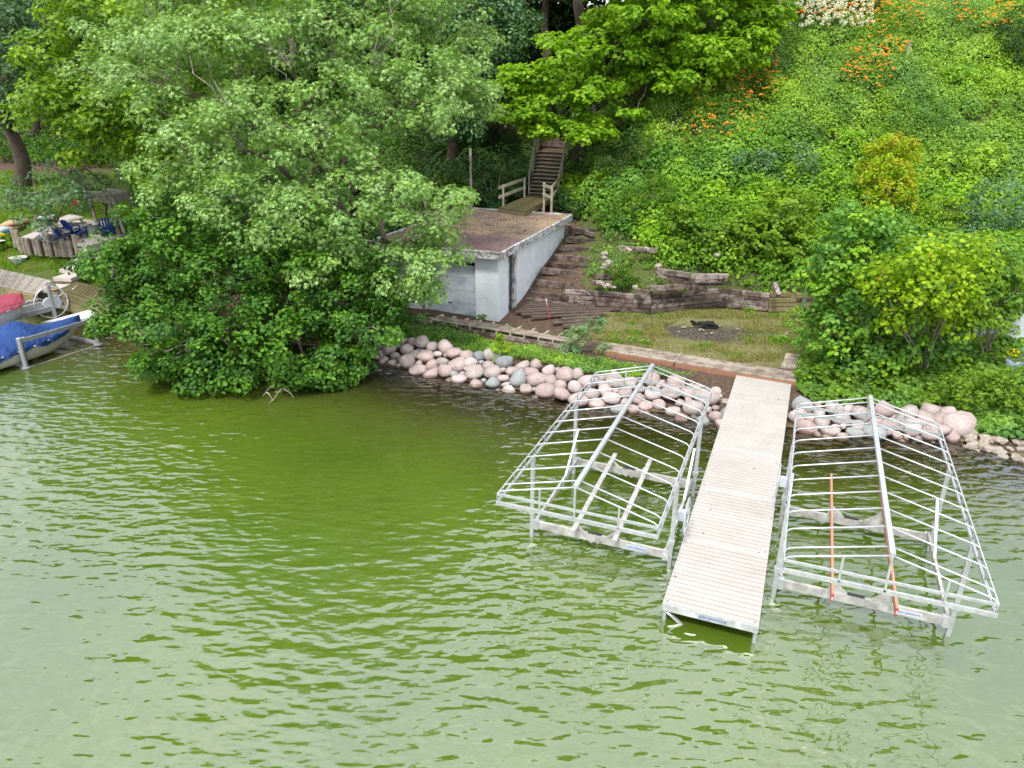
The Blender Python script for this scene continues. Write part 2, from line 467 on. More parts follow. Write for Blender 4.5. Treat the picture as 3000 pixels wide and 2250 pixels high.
# leaves
M['oak'] = foliage('oak_leaf', ((.06, .14, .018), (.17, .33, .045), (.35, .53, .11)), ((.08, .17, .04), (.23, .39, .11), (.41, .60, .20)), .55, .42, .3)
M['lush'] = foliage('linden_leaf', ((.022, .075, .008), (.07, .19, .012), (.19, .38, .025)), ((.018, .06, .014), (.05, .14, .022), (.11, .26, .045)), .3, .5, .35)
M['lime_leaf'] = foliage('yellow_green_leaf', ((.07, .14, .008), (.18, .32, .015), (.34, .50, .03)), ((.035, .085, .012), (.08, .18, .02), (.15, .28, .04)), .3, .5, .42)
M['maple'] = foliage('maple_leaf', ((.06, .15, .006), (.20, .38, .01), (.36, .56, .03)), ((.04, .10, .008), (.10, .22, .014), (.19, .35, .035)), .3, .5, .45)
M['bluegreen'] = foliage('blue_green_leaf', ((.028, .08, .035), (.08, .18, .085), (.21, .35, .19)), ((.03, .09, .025), (.08, .19, .05), (.18, .32, .09)), .45, .45, .25)
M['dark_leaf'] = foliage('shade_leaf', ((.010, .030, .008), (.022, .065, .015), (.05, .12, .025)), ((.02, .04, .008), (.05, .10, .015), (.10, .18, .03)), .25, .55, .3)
M['cover'] = foliage('ground_cover_leaf', ((.09, .18, .014), (.23, .40, .03), (.42, .60, .065)), ((.05, .14, .03), (.15, .31, .07), (.32, .50, .14)), .3, .5, .38)
M['bramble'] = foliage('bramble_leaf', ((.07, .17, .008), (.21, .40, .016), (.42, .62, .035)), ((.035, .12, .02), (.11, .26, .04), (.25, .45, .08)), .3, .5, .4)
M['gold'] = foliage('golden_leaf', ((.12, .22, .006), (.30, .48, .012), (.52, .66, .03)), ((.32, .28, .012), (.52, .38, .03), (.7, .48, .06)), .3, .5, .45)
M['grass'] = foliage('grass_blade', ((.06, .13, .01), (.14, .27, .015), (.26, .42, .03)), ((.18, .15, .06), (.30, .26, .11), (.46, .40, .2)), .25, .6, .4)
M['orange'] = foliage('orange_petal', ((.80, .22, .02), (.92, .33, .04), (.97, .45, .09)), ((.62, .12, .005), (.85, .2, .01), (.95, .30, .03)), .2, .6, .3)
M['whitefl'] = foliage('white_petal', ((.55, .58, .42), (.75, .76, .62), (.9, .9, .8)), ((.5, .42, .55), (.65, .58, .68), (.8, .75, .8)), .2, .6, .2)
M['yellowfl'] = foliage('yellow_petal', ((.7, .5, .01), (.85, .66, .02), (.95, .8, .05)), ((.7, .5, .01), (.85, .66, .02), (.95, .8, .05)), .2, .6, .2)
M['redfl'] = foliage('red_petal', ((.5, .01, .04), (.7, .02, .08), (.8, .1, .2)), ((.5, .01, .04), (.7, .02, .08), (.8, .1, .2)), .2, .6, .2)
M['blufl'] = foliage('blue_petal', ((.1, .12, .5), (.15, .2, .7), (.3, .35, .8)), ((.1, .12, .5), (.15, .2, .7), (.3, .35, .8)), .2, .6, .2)
M['deadleaf'] = foliage('dead_leaf', ((.16, .09, .05), (.28, .17, .10), (.40, .27, .17)), ((.3, .12, .05), (.4, .2, .1), (.5, .3, .15)), .2, .7, .1)

# ------------------------------------------------------------------ terrain
A2 = math.radians(21.2)
U = np.array([math.cos(A2), -math.sin(A2)])      # along the shore, to the right
W_ = np.array([math.sin(A2), math.cos(A2)])      # away from the water
cp = []
shore_px = [(1120, 1060), (1300, 1105), (1500, 1140), (1700, 1185), (1900, 1205), (2100, 1235), (2400, 1265), (2700, 1265), (2800, 1290), (3000, 1340)]
shore = [at(x, y, 0)[:2] for x, y in shore_px]
shore = [np.array([-20.0, 34.2]), np.array([-16.9, 31.2]), np.array([-12.5, 30.0]), np.array([-8.5, 28.4])] + shore + [np.array([19.0, 16.5]), np.array([30.0, 12.0]), np.array([60.0, 5.0])]
shore = [np.array([-60.0, 45.0]), np.array([-30.0, 39.3]), np.array([-25.0, 36.2])] + shore
shore = np.array(shore)
for s in shore:
    nrm = W_
    cp.append((*s, 0.0)); cp.append((*(s - nrm * 1.0), -.33)); cp.append((*(s - nrm * 3.0), -.9)); cp.append((*(s - nrm * 7), -1.7)); cp.append((*(s - nrm * 16), -2.6)); cp.append((*(s - nrm * 40), -3.2))
for s in shore[6:]:
    cp.append((*(s + W_ * 1.5), .27))
def C(x, y, z): cp.append((x, y, z))
# terrace
for px, py in [(1250, 1000), (1400, 980), (1600, 985), (1800, 1000), (2000, 1030), (2200, 1060), (1750, 920), (1950, 960), (2150, 950), (2300, 980), (2400, 950)]:
    q = at(px, py, .4); C(q[0], q[1], .33)
wall_pts = [np.array(at(px, py, .40)[:2]) for px, py in [(1655, 893), (1905, 908), (2105, 888), (2250, 903), (2440, 900)]]
for w in wall_pts:
    C(*(w + W_ * 1.6), 1.85)
for k in range(4):
    a_, b_ = wall_pts[k], wall_pts[k + 1]
    for f_ in np.arange(0, 1, .6 / np.linalg.norm(b_ - a_)):
        w = a_ + (b_ - a_) * f_
        C(*(w + W_ * .05), .28); C(*(w - W_ * .9), .30); C(*(w + W_ * .5), 1.06)
C(3.0, 35.2, 1.35); C(4.2, 36.2, 2.2)
# path beside the boathouse
BC = np.array([-.63, 30.4])   # front right corner of the boathouse
for d, z in [(0, .36), (2, .5), (4, 1.0), (6, 1.6), (8, 2.2), (9.8, 2.7)]:
    q = BC + W_ * d + U * .9; C(*q, z)
    if d < 8: q = BC + W_ * d + U * 2.4; C(*q, z + .08)
C(-5, 31.5, .5); C(-6.5, 34, .9); C(-6, 38, 1.6); C(-6, 43, 2.9); C(0, 41.8, 2.9); C(3.5, 42, 3.1); C(-3, 46, 3.7)
C(1.8, 45, 3.3); C(1.9, 46.5, 3.9); C(2.2, 49.8, 5.85); C(2.4, 51, 6.0); C(-2, 50, 5.5); C(6, 46, 6.5); C(4.6, 48.5, 6.0)
C(-6, 52, 6.8); C(-4, 60, 10.5); C(3, 57, 9.5)
# right hill
for x in (8, 14, 20, 27, 36):
    dy = -max(0, x - 14) * .12
    C(x, 36.2 + dy, 2.9); C(x, 40 + dy, 5.4); C(x, 44 + dy, 8.3); C(x, 48 + dy, 11.4); C(x, 51.5 + dy, 13.6); C(x, 56 + dy, 14.8)
C(6, 37.5, 3.4); C(5, 41, 4.6); C(7, 50, 11.0); C(6, 55, 12.5)
C(13.5, 24.5, .9); C(15.5, 24.5, 1.0); C(16.5, 22.8, .8); C(14, 29, 1.2); C(18, 27, 1.5); C(20, 32, 3.0); C(24, 24, 1.6)
# left: lawn, patio, wood behind
C(-10, 33, .9); C(-13, 34.5, 1.2); C(-10, 37, 1.7); C(-12, 44, 2.8); C(-12, 52, 5.2); C(-16, 33.6, .95); C(-19.5, 36.2, 1.05)
C(-24, 38.2, 1.05); C(-29, 41, 1.05); C(-14, 40, 2.0); C(-18, 41, 2.05); C(-22, 43, 2.1); C(-27, 45, 2.1); C(-20, 48, 2.4); C(-26, 52, 3.0)
C(-34, 52, 3.0); C(-18, 55, 4.2); C(-26, 60, 5.5); C(-14, 62, 8.5); C(-34, 62, 6); C(-45, 55, 4); C(-22, 68, 10)
for x in (-70, -40, -20, 0, 20, 45, 80):
    C(x, 75, 15); C(x, 110, 19); C(x, 200, 20)
C(60, 30, 8); C(-80, 60, 5)
for x in (-150, -60, 0, 60, 150): C(x, -60, -5)
cp = np.array(cp)
Pc = cp[:, :2]; Zc = cp[:, 2]
def _k(r): return r
D = np.linalg.norm(Pc[:, None] - Pc[None], axis=2)
n_ = len(cp)
Am = np.zeros((n_ + 3, n_ + 3)); Am[:n_, :n_] = _k(D) - np.eye(n_) * .02
Am[:n_, n_] = 1; Am[:n_, n_ + 1:] = Pc; Am[n_, :n_] = 1; Am[n_ + 1:, :n_] = Pc.T
sol = np.linalg.solve(Am, np.concatenate([Zc, [0, 0, 0]]))
def T(x, y):
    x = np.atleast_1d(np.asarray(x, float)); y = np.atleast_1d(np.asarray(y, float))
    out = np.empty(len(x))
    for i in range(0, len(x), 40000):
        xx, yy = x[i:i + 40000], y[i:i + 40000]
        r = np.sqrt((xx[:, None] - Pc[:, 0]) ** 2 + (yy[:, None] - Pc[:, 1]) ** 2)
        out[i:i + 40000] = r @ sol[:n_] + sol[n_] + sol[n_ + 1] * xx + sol[n_ + 2] * yy
    return out
def T1(x, y): return float(T(x, y)[0])
def ground_at(px, py):
    """where the ray of a photo pixel meets the ground"""
    ys = np.linspace(8, 90, 1400)
    P = np.array([at(px, py, y=y) for y in (10.0, 20.0)])
    d = (P[1] - P[0]) / 10
    Q = P[0] + d * (ys[:, None] - 10)
    h = Q[:, 2] - np.maximum(T(Q[:, 0], Q[:, 1]), 0)
    i = np.argmax(h < 0) if (h < 0).any() else len(ys) - 1
    return Q[i]

def axis(fine0, fine1, step, lo, hi, g=1.18):
    a = list(np.arange(fine0, fine1 + 1e-6, step)); s = step; v = a[-1]
    while v < hi: s *= g; v += s; a.append(v)
    s = step; v = a[0]; b = []
    while v > lo: s *= g; v -= s; b.append(v)
    return np.array(b[::-1] + a)
gx = axis(-32, 27, .3, -420, 420); gy = axis(18, 64, .3, -420, 420)
GX, GY = np.meshgrid(gx, gy, indexing='ij')
gz = T(GX.ravel(), GY.ravel())
far = np.maximum(np.abs(GX.ravel()) - 90, 0) + np.maximum(np.abs(GY.ravel() - 20) - 100, 0)
gz = np.where(far > 0, np.clip(gz, -6, 24), gz)
flatk = np.clip((GY.ravel() - 34) / 6, .25, 1)
rough_ = flatk * (vnoise(GX.ravel(), GY.ravel(), 1.3) - .5) * .16 + (vnoise(GX.ravel(), GY.ravel(), .5, 9) - .5) * .06
gz = gz + rough_ * np.clip((gz + .6) * 2, .2, 1)
gp = to_px(np.stack([GX.ravel(), GY.ravel(), gz], 1))
okp = (GY.ravel() > 15) & (GY.ravel() < 66)
TERR = [(1640, 905), (1905, 912), (2110, 892), (2260, 905), (2400, 900), (2380, 1080), (2100, 1070), (1760, 1005), (1690, 980)]
LAWN = [(-60, 500), (420, 500), (420, 900), (-60, 800)]
straw = (okp & inpoly(gp, TERR)) * .75
straw = straw + (okp & inpoly(gp, [(50, 560), (330, 560), (300, 640), (30, 650)])) * .5
green = np.where(okp & inpoly(gp, LAWN), 1.0, .0)
green = np.maximum(green, (okp & inpoly(gp, TERR)) * .55)
green = np.maximum(green, (okp & (gp[:, 0] > 1700) & (gp[:, 1] < 850)) * .8)
i, j = np.meshgrid(np.arange(len(gx) - 1), np.arange(len(gy) - 1), indexing='ij')
ny = len(gy)
gq = np.stack([i * ny + j, (i + 1) * ny + j, (i + 1) * ny + j + 1, i * ny + j + 1], -1).reshape(-1, 4)
fq_ = np.array([7.95, 29.2]); X_, Y_ = GX.ravel(), GY.ravel()
dd_ = np.sqrt(((X_ - fq_[0]) / 1.9) ** 2 + ((Y_ - fq_[1]) / .95) ** 2) + (vnoise(X_, Y_, .8, 12) - .5) * 1.5
char = np.clip((1.6 - dd_) * 1.6, 0, 1)
gr = put('ground', np.stack([GX.ravel(), GY.ravel(), gz], 1), gq, M['ground'], attrs={'straw': straw, 'green': green, 'char': char}, smooth=True)
tag(gr, 'bare soil and leaf litter of the bank, the terrace and the lake bed', None, None, 'structure')

# ------------------------------------------------------------------ water
wx = axis(-32, 22, .6, -400, 400, 1.25); wy = axis(2, 36, .6, -400, 400, 1.25)
wx2 = wx[wx < 380]; WX, WY = np.meshgrid(wx, wy, indexing='ij')
wz = T(WX.ravel(), WY.ravel())
depth = np.clip(-wz, 0, 5); depth = np.where((np.abs(WX.ravel()) > 80) | (WY.ravel() < -50), 4.0, depth)
i, j = np.meshgrid(np.arange(len(wx) - 1), np.arange(len(wy) - 1), indexing='ij')
ny = len(wy)
wq = np.stack([i * ny + j, (i + 1) * ny + j, (i + 1) * ny + j + 1, i * ny + j + 1], -1).reshape(-1, 4)
cen = np.stack([WX.ravel(), WY.ravel()], 1)[wq].mean(1)
wq = wq[(cen[:, 1] < 60)]
t = NT('lake_water'); ps = t.pos()
dp = t.n('Attribute', attribute_name='depth').outputs['Fac']
turb = t.ramp(t.math('MULTIPLY', dp, .5), [(.0, (.02, .02, .02)), (.15, (.05, .05, .05)), (.32, (.24, .24, .24)), (.6, (.75, .75, .75)), (.95, (1, 1, 1))])
big = t.noise(ps, .11, 4, .6)
green_ = t.ramp(big, [(.3, (.056, .098, .010)), (.7, (.094, .145, .013))])
shal = t.ramp(dp, [(.15, (.12, .13, .03)), (1.0, (1, 1, 1))])
gcol = t.mix(t.ramp(t.math('MULTIPLY', dp, .5), [(.15, (0, 0, 0)), (.8, (1, 1, 1))]), (.12, .115, .032), green_)
dif = t.n('BsdfDiffuse'); t.l(gcol, dif.inputs['Color'])
tp = t.n('BsdfTransparent'); tp.inputs['Color'].default_value = (.92, .80, .46, 1)
body = t.n('MixShader'); t.l(turb, body.inputs[0]); t.l(tp.outputs[0], body.inputs[1]); t.l(dif.outputs[0], body.inputs[2])
# ripples: long crests lying from upper left to lower right, broken up by finer chop
w1 = t.noise(t.mapping(ps, (.6, 1.35, 1), (0, 0, math.radians(24))), 2.5, 1.4, .45)
w2 = t.noise(t.mapping(ps, (1.0, 1.9, 1), (0, 0, math.radians(8))), 3.4, 1, .4)
w3 = t.noise(ps, 9.0, 2, .5)
patch = t.ramp(t.noise(ps, .12, 2), [(.38, (.45, .45, .45)), (.62, (1, 1, 1))])
hsum = t.math('ADD', t.math('ADD', t.math('MULTIPLY', w1, 1.0), t.math('MULTIPLY', w2, .30)), t.math('MULTIPLY', w3, .012))
hh = t.math('MULTIPLY', t.math('MULTIPLY', hsum, patch), t.n('Attribute', attribute_name='wind').outputs['Fac'])
bn = t.n('Bump'); bn.inputs['Strength'].default_value = 1.0; bn.inputs['Distance'].default_value = .115; t.l(hh, bn.inputs['Height'])
gl = t.n('BsdfGlossy'); gl.inputs['Roughness'].default_value = .03; t.l(bn.outputs[0], gl.inputs['Normal'])
fr = t.n('Fresnel'); fr.inputs['IOR'].default_value = 2.8; t.l(bn.outputs[0], fr.inputs['Normal'])
wmx = t.n('MixShader'); t.l(fr.outputs[0], wmx.inputs[0]); t.l(body.outputs[0], wmx.inputs[1]); t.l(gl.outputs[0], wmx.inputs[2])
t.l(wmx.outputs[0], t.out.inputs['Surface']); M['water'] = t.m
wa = put('water', np.stack([WX.ravel(), WY.ravel(), np.zeros(WX.size)], 1), wq, M['water'], attrs={'depth': depth, 'wind': 1 - .62 * np.exp(-((WX.ravel() + 2.5) / 6.5) ** 2 - ((WY.ravel() - 18.5) / 4.5) ** 2)}, smooth=True)
tag(wa, 'green rippled lake water, clear and golden along the rocks', None, None, 'structure')

# ------------------------------------------------------------------ boulders along the shore
def rock_mesh(seed, mat, sub=2, ang=False):
    import bmesh
    bm = bmesh.new(); bmesh.ops.create_icosphere(bm, subdivisions=sub, radius=1.0)
    r = np.random.RandomState(seed); dirs = r.randn(7, 3); dirs /= np.linalg.norm(dirs, axis=1)[:, None]
    cut = r.uniform(.52, .88, 7)
    for v in bm.verts:
        c = np.array(v.co)
        for d, k in zip(dirs, cut):
            s = c @ d
            if s > k: c = c - d * (s - k) * (.9 if ang else .72)
        c *= 1 + .07 * math.sin(4 * c[0] + seed) * math.cos(3.5 * c[1] + seed * 2) + .04 * math.sin(7 * c[2] + 3 * c[0])
        v.co = c
    me = bpy.data.meshes.new('stone'); bm.to_mesh(me); bm.free()
    if not ang: me.polygons.foreach_set('use_smooth', [True] * len(me.polygons))
    me.materials.append(mat); return me
ROCKS = [rock_mesh(s, M['stone']) for s in range(9)]
LIMES = [rock_mesh(s + 50, M['lime'], 1, True) for s in range(5)]
rng = random.Random(5)
def stone(parent, p, s, meshes=ROCKS, name='stone'):
    M_ = Matrix.Translation(Vector(p)) @ Matrix.Rotation(rng.uniform(0, 6.28), 4, 'Z') @ Matrix.Rotation(rng.uniform(-.35, .35), 4, 'X') @ Matrix.Rotation(rng.uniform(-.3, .3), 4, 'Y') @ Matrix.Diagonal((s[0], s[1], s[2], 1))
    return link(bpy.data.objects.new(name, rng.choice(meshes)), parent, M_)

def bank(root, line, width, seed, z0=-.32, slope=.44, nmax=300, rmin=.11, rmax=.36, meshes=ROCKS):
    r = random.Random(seed); placed = []
    seg = [np.linalg.norm(line[k + 1] - line[k]) for k in range(len(line) - 1)]; tot = sum(seg)
    def pt(s, tt):
        for k, l_ in enumerate(seg):
            if s <= l_ or k == len(seg) - 1: break
            s -= l_
        return line[k] + (line[k + 1] - line[k]) * (s / l_) + W_ * tt
    for size, tries in ((rmax, 90), (.30, 2500), (.255, 4500), (.20, 6000), (.13, 6000)):
        if size < rmin or size > rmax: continue
        for _ in range(tries):
            if len(placed) >= nmax: break
            s, tt = r.uniform(0, tot), r.uniform(-1.7, width)
            rr = size * r.uniform(.88, 1.08)
            if all((s - a) ** 2 + ((tt - b) * 1.13) ** 2 > ((rr + c) * .80) ** 2 for a, b, c in placed): placed.append((s, tt, rr))
    for s, tt, rr in placed:
        q = pt(s, tt)
        dd = np.array([q[0] - 2.99, q[1] - 11.96]); uu_ = dd @ np.array([math.cos(.3777), -math.sin(.3777)])
        if -.12 < uu_ < 1.95 and tt > -.1 and dd[1] > 4: z_cap = True
        else: z_cap = False
        z = slope * tt + r.uniform(-.04, .04) + (.05 if rr > .3 else 0)
        if tt < -.25: z = -.80 * rr - .06 - .12 * (-tt - .25)
        if z_cap: z = min(z, .05)
        stone(root, (q[0], q[1], z), (rr * r.uniform(1.0, 1.16), rr * r.uniform(.95, 1.08), rr * r.uniform(.72, .92)), meshes)
    return placed
lineA = np.array([at(1080, 1040, 0)[:2]] + list(shore[7:13]) + [at(2150, 1240, 0)[:2]])
rA = thing('rock_revetment', 'bank of rounded pink and grey boulders between the leaning tree and the dock', 'rock bank', (*lineA[3], 0))
pa = bank(rA, lineA, 1.3, 3, nmax=345)
lineB = np.array([at(2330, 1262, 0)[:2], at(2480, 1278, 0)[:2], at(2620, 1285, 0)[:2], at(2790, 1290, 0)[:2]])
rB = thing('rock_revetment', 'bank of mixed boulders to the right of the dock, under the vine thicket', 'rock bank', (*lineB[1], 0))
pb = bank(rB, lineB, 1.2, 8, nmax=190, slope=.34)
for px, py, s in [(2800, 1238, .62), (2727, 1200, .46), (2800, 1165, .33), (2700, 1150, .27), (2745, 1255, .35)]:
    q = at(px, py, .3); stone(rB, (q[0], q[1], .25), (s * 1.15, s * .9, s * .8))
rC = thing('rubble_bank', 'low broken limestone rubble at the right edge of the shore', 'rock bank', (*at(2950, 1310, 0)[:2], 0))
for k in range(70):
    px = rng.uniform(2820, 3080); py = 1283 + (px - 2820) * .22 + rng.uniform(-28, 75)
    q = at(px, py, 0); s = rng.uniform(.1, .25)
    stone(rC, (q[0], q[1], T1(q[0], q[1]) + s * .3), (s * 1.3, s, s * .6), LIMES)

# ------------------------------------------------------------------ boathouse
def bh(u, v, z): q = BC + U * u + W_ * v; return (q[0], q[1], z)
bhz, WALLTOP = .38, 3.14
rb_ = thing('boathouse', 'pale blue painted block boathouse with a flat gravel roof and peeling fascia', 'boathouse', (*BC, bhz))
BW, BD, DL, DR = 5.5, 9.1, -3.45, -1.0      # width, depth, door left and right
BLK = cube_mesh(M['block'])
core = merge([box_geo(bh(-.10, .12, 1.72), bh(-.10, BD, 1.76), .16, 2.7), box_geo(bh(-BW + .1, .12, 1.72), bh(-BW + .1, BD, 1.76), .16, 2.7),
              box_geo(bh(-BW + .2, BD - .1, 1.72), bh(-.2, BD - .1, 1.76), .16, 2.7), box_geo(bh(-.98, .10, 1.72), bh(-.2, .10, 1.76), .12, 2.7),
              box_geo(bh(-BW + .2, .10, 1.72), bh(DL, .10, 1.76), .12, 2.7), box_geo(bh(DL - .2, .12, 2.98), bh(-.9, .12, 2.98), .12, .28)])
put('wall_core', *core, M['block'], rb_)
def blockrow(fn, a, b, z, h, off):
    x = a - (off and .2)
    while x < b - .02:
        x0, x1 = max(x, a), min(x + .4, b)
        if x1 - x0 > .05: bar('block', fn(x0 + .0015, z), fn(x1 - .0015, z), .075, h - .0035, M['block'], rb_)
        x += .4
nrow = 12; rh = (WALLTOP - bhz) / nrow
for k in range(nrow):
    z = bhz + rh * (k + .5)
    v0 = 0.0
    blockrow(lambda s, zz: bh(.018, s, zz), 1.95, BD, z, rh, k % 2)
    blockrow(lambda s, zz: bh(.018, s, zz), 0.0, 1.1, z, rh, k % 2)
    blockrow(lambda s, zz: bh(s, .018, zz), DR, -.02, z, rh, k % 2)
    blockrow(lambda s, zz: bh(s, .018, zz), -BW, DL - .12, z, rh, k % 2)
bar('lintel', bh(DL - .12, .02, WALLTOP - .12), bh(DR, .02, WALLTOP - .12), .08, .24, M['block'], rb_)
gd = bar('garage_door_frame', bh(DL, .10, WALLTOP - .27), bh(DR, .10, WALLTOP - .27), .05, .06, M['dark'], rb_)
for k in range(4):
    bar('garage_door_panel', bh(DL + .01, .15, .72 + k * .565), bh(DR - .01, .15, .72 + k * .565), .05, .555, M['door'], rb_)
bar('garage_door_handle', bh(-2.35, .11, .98), bh(-2.2, .11, .98), .03, .04, M['dark'], rb_)
bar('door_post', bh(DL - .06, .0, bhz), bh(DL - .06, .0, WALLTOP), .12, .12, M['timber_pale'], rb_)
bar('side_door_frame', bh(.03, 1.8, bhz), bh(.03, 1.8, WALLTOP - .02), .16, .32, M['fascia'], rb_, up=(W_[0], W_[1], 0))
bar('side_door_frame', bh(.03, 1.14, bhz), bh(.03, 1.14, WALLTOP - .02), .10, .07, M['fascia'], rb_, up=(W_[0], W_[1], 0))
bar('side_doorway', bh(-.02, 1.4, bhz), bh(-.02, 1.4, WALLTOP - .02), .05, .5, M['dark'], rb_, up=(W_[0], W_[1], 0))
bar('sill_slab', bh(-BW, -.12, bhz - .03), bh(-.9, -.12, bhz - .03), .4, .14, M['concrete'], rb_)
ox, oy = .34, .42
RT = 3.45
ro = put('roof', *merge([box_geo(bh((-BW) / 2, -oy + .05, RT - .06), bh((-BW) / 2, BD + .35, RT - .06), BW + 2 * ox - .1, .1)]), M['roof'], rb_)
def fasc(a, b, seed):
    n = 4; a, b = np.array(a), np.array(b); r = random.Random(seed)
    for k in range(n):
        p0, p1 = a + (b - a) * k / n, a + (b - a) * (k + 1) / n - (b - a) / np.linalg.norm(b - a) * .006
        bar('fascia_board', p0, p1, .045, .24, M['fascia'], rb_)
        m_ = 3
        for q in range(m_):
            s0, s1 = p0 + (p1 - p0) * q / m_, p0 + (p1 - p0) * (q + 1) / m_ * .995
            up_ = np.array([0, 0, .155 + r.uniform(0, .012)])
            bar('roof_edging', s0 + up_, s1 + up_, .10, .07, M['fascia'], rb_)
fasc(bh(ox, -oy, RT - .15), bh(ox, BD + .35, RT - .15), 1)
fasc(bh(-BW - ox, -oy, RT - .15), bh(ox - .03, -oy, RT - .15), 2)
fasc(bh(-BW - ox, BD + .37, RT - .15), bh(ox - .03, BD + .37, RT - .15), 3)
fasc(bh(-BW - ox, -oy + .03, RT - .15), bh(-BW - ox, BD + .33, RT - .15), 4)
# wall light bracket / hose hook
tube('hose_hook', [np.array(bh(-.5 + .1 * math.cos(a), -.03, 1.5 + .1 * math.sin(a))) for a in np.linspace(-2.8, -.3, 8)], .014, M['white'], rb_, 5)
bar('hook_plate', bh(-.5, -.03, 1.5), bh(-.5, -.03, 1.68), .02, .05, M['white'], rb_, up=(0, 1, 0))
# twigs and leaves lying on the roof
lr = np.random.RandomState(4)

nl_ = 420
lu, lv = -lr.rand(nl_) ** .8 * (BW + .4) + .25, BD + .2 - lr.rand(nl_) ** 1.1 * (BD + .3)
P_ = np.stack([BC[0] + U[0] * lu + W_[0] * lv, BC[1] + U[1] * lu + W_[1] * lv, np.full(nl_, RT + .006)], 1)
a_ = lr.uniform(0, 6.28, nl_); sz_ = lr.uniform(.03, .11, nl_)[:, None]
d_ = np.stack([np.cos(a_), np.sin(a_), lr.uniform(0, .3, nl_)], 1) * sz_; w_ = np.stack([-np.sin(a_), np.cos(a_), np.zeros(nl_)], 1) * sz_ * .35
V = np.stack([P_ - d_ * [1, 1, 0], P_ + w_ + [0, 0, .01], P_ + d_, P_ - w_], 1).reshape(-1, 3); i_ = np.arange(nl_)[:, None] * 4
lt = put('roof_litter', V, [i_ + [[0, 1, 2, 3]]], M['char'])
lt.data.materials[0] = solid('dry_leaf_litter', (.10, .06, .04), .9, .2, 0, .5, 30)
tag(lt, 'dead leaves and twigs strewn over the boathouse roof', None, None, 'stuff')

# post and rusty barrel behind the boathouse
q = at(1381, 612, 3.0)
pz = T1(q[0], q[1])
pp = thing('wooden_post', 'tall thin grey post rising behind the back edge of the boathouse roof', 'post', (q[0], q[1], pz))
bar('pole', (q[0], q[1], pz - .1), (q[0], q[1], 6.35), .14, .12, M['weathered'], pp, up=(0, 1, 0))
q2 = at(1352, 590, y=q[1] + .6)
bz = T1(q2[0], q2[1])
bl = put('rusty_barrel', *lathe_geo((q2[0], q2[1], 0), [(.01, 3.95), (.36, 3.95), (.37, 3.9), (.35, 3.85), (.35, 3.4), (.37, 3.37), (.35, 3.34), (.35, bz - .1)], 16), M['rust'], smooth=False, origin=(q2[0], q2[1], bz))
tag(bl, 'dark rusty steel drum beside the tall post behind the boathouse', 'barrel')

# ------------------------------------------------------------------ landing and stair behind the boathouse
Ld = thing('wooden_landing', 'mossy plank landing joining the stair to the boathouse roof', 'deck', (.6, 42.5, 2.9))
LA, LB, LC_, LD_ = at(1461, 609, 3.68), at(1539, 620, 3.68), at(1632, 573, 3.68), at(1548, 573, 3.68)
for k in range(9):
    a, b = (k + .02) / 9, (k + .95) / 9
    p0 = LA + (LB - LA) * (a + b) / 2; p1 = LD_ + (LC_ - LD_) * (a + b) / 2
    bar('plank', p0, p1, .175, .045, M['moss_deck'], Ld)
dn = np.array([0, 0, -.15])
bar('rim_joist', LA + dn, LB + dn, .05, .22, M['timber_moss'], Ld)
bar('rim_joist', LB + dn, LC_ + dn, .05, .22, M['timber_moss'], Ld)
bar('rim_joist', LA + dn, LD_ + dn, .05, .22, M['timber_moss'], Ld)
for a in (LA * .75 + LD_ * .25, LB * .5 + LC_ * .5, LD_, LC_):
    bar('support_post', (a[0], a[1], min(T1(a[0], a[1]) - .2, 3.0)), (a[0], a[1], 3.4), .1, .1, M['rail'], Ld, up=(0, 1, 0))
def R2(x, y): return (1150 + x / 2.7646, 350 + y / 2.7646)
# guard rails on the landing
rl = thing('guard_rail', 'short two-board wooden rail along the left side of the stair landing', 'railing', tuple(LA))
pA = LA * .86 + LD_ * .14; pB = LA * .15 + LD_ * .85
for p_ in (pA, pB): bar('post', p_ + [0, 0, -.3], p_ + [0, 0, 1.12], .11, .11, M['rail'], rl, up=(0, 1, 0))
dAB = (pB - pA) / np.linalg.norm(pB - pA)
for h in (1.0, .52): bar('rail_board', pA - dAB * .45 + [-.07, 0, h], pB + dAB * .45 + [-.07, 0, h], .04, .16, M['rail'], rl)
rr_ = thing('guard_rail', 'short wooden rail with two posts on the right side of the stair landing', 'railing', tuple(LB))
pA = at(1590, 597, 3.68); pB = at(1612, 606, 3.68)
for p_ in (pA, pB): bar('post', p_ + [.06, 0, -.5], p_ + [.06, 0, 1.12], .12, .12, M['rail'], rr_, up=(0, 1, 0))
for h in (1.0, .5): bar('rail_board', pA + [.0, 0, h], pB + [.0, 0, h], .04, .15, M['rail'], rr_); bar('rail_board', pB + [.06, 0, h], at(1632, 575, 3.68) + [.1, 0, h], .04, .15, M['rail'], rr_)
st = thing('wooden_stair', 'steep open wooden stair climbing the wooded bank behind the boathouse', 'stairs', (1.3, 45.5, 3.5))
NS = 12
s0 = at(*R2(1222, 600), 3.72); s1 = at(*R2(1287, 262), 6.0)
sv = s1 - s0; hw = .86
side = np.array([sv[1], -sv[0], 0]); side /= np.linalg.norm(side)
for k in range(NS):
    c = s0 + sv * k / (NS - 1)
    bar('tread', c - side * hw, c + side * hw, .24, .045, M['rail'], st)
    bar('riser_shadow_board', c - side * (hw - .05) + [0, .13, -.10], c + side * (hw - .05) + [0, .13, -.10], .02, .10, M['ramp'], st)
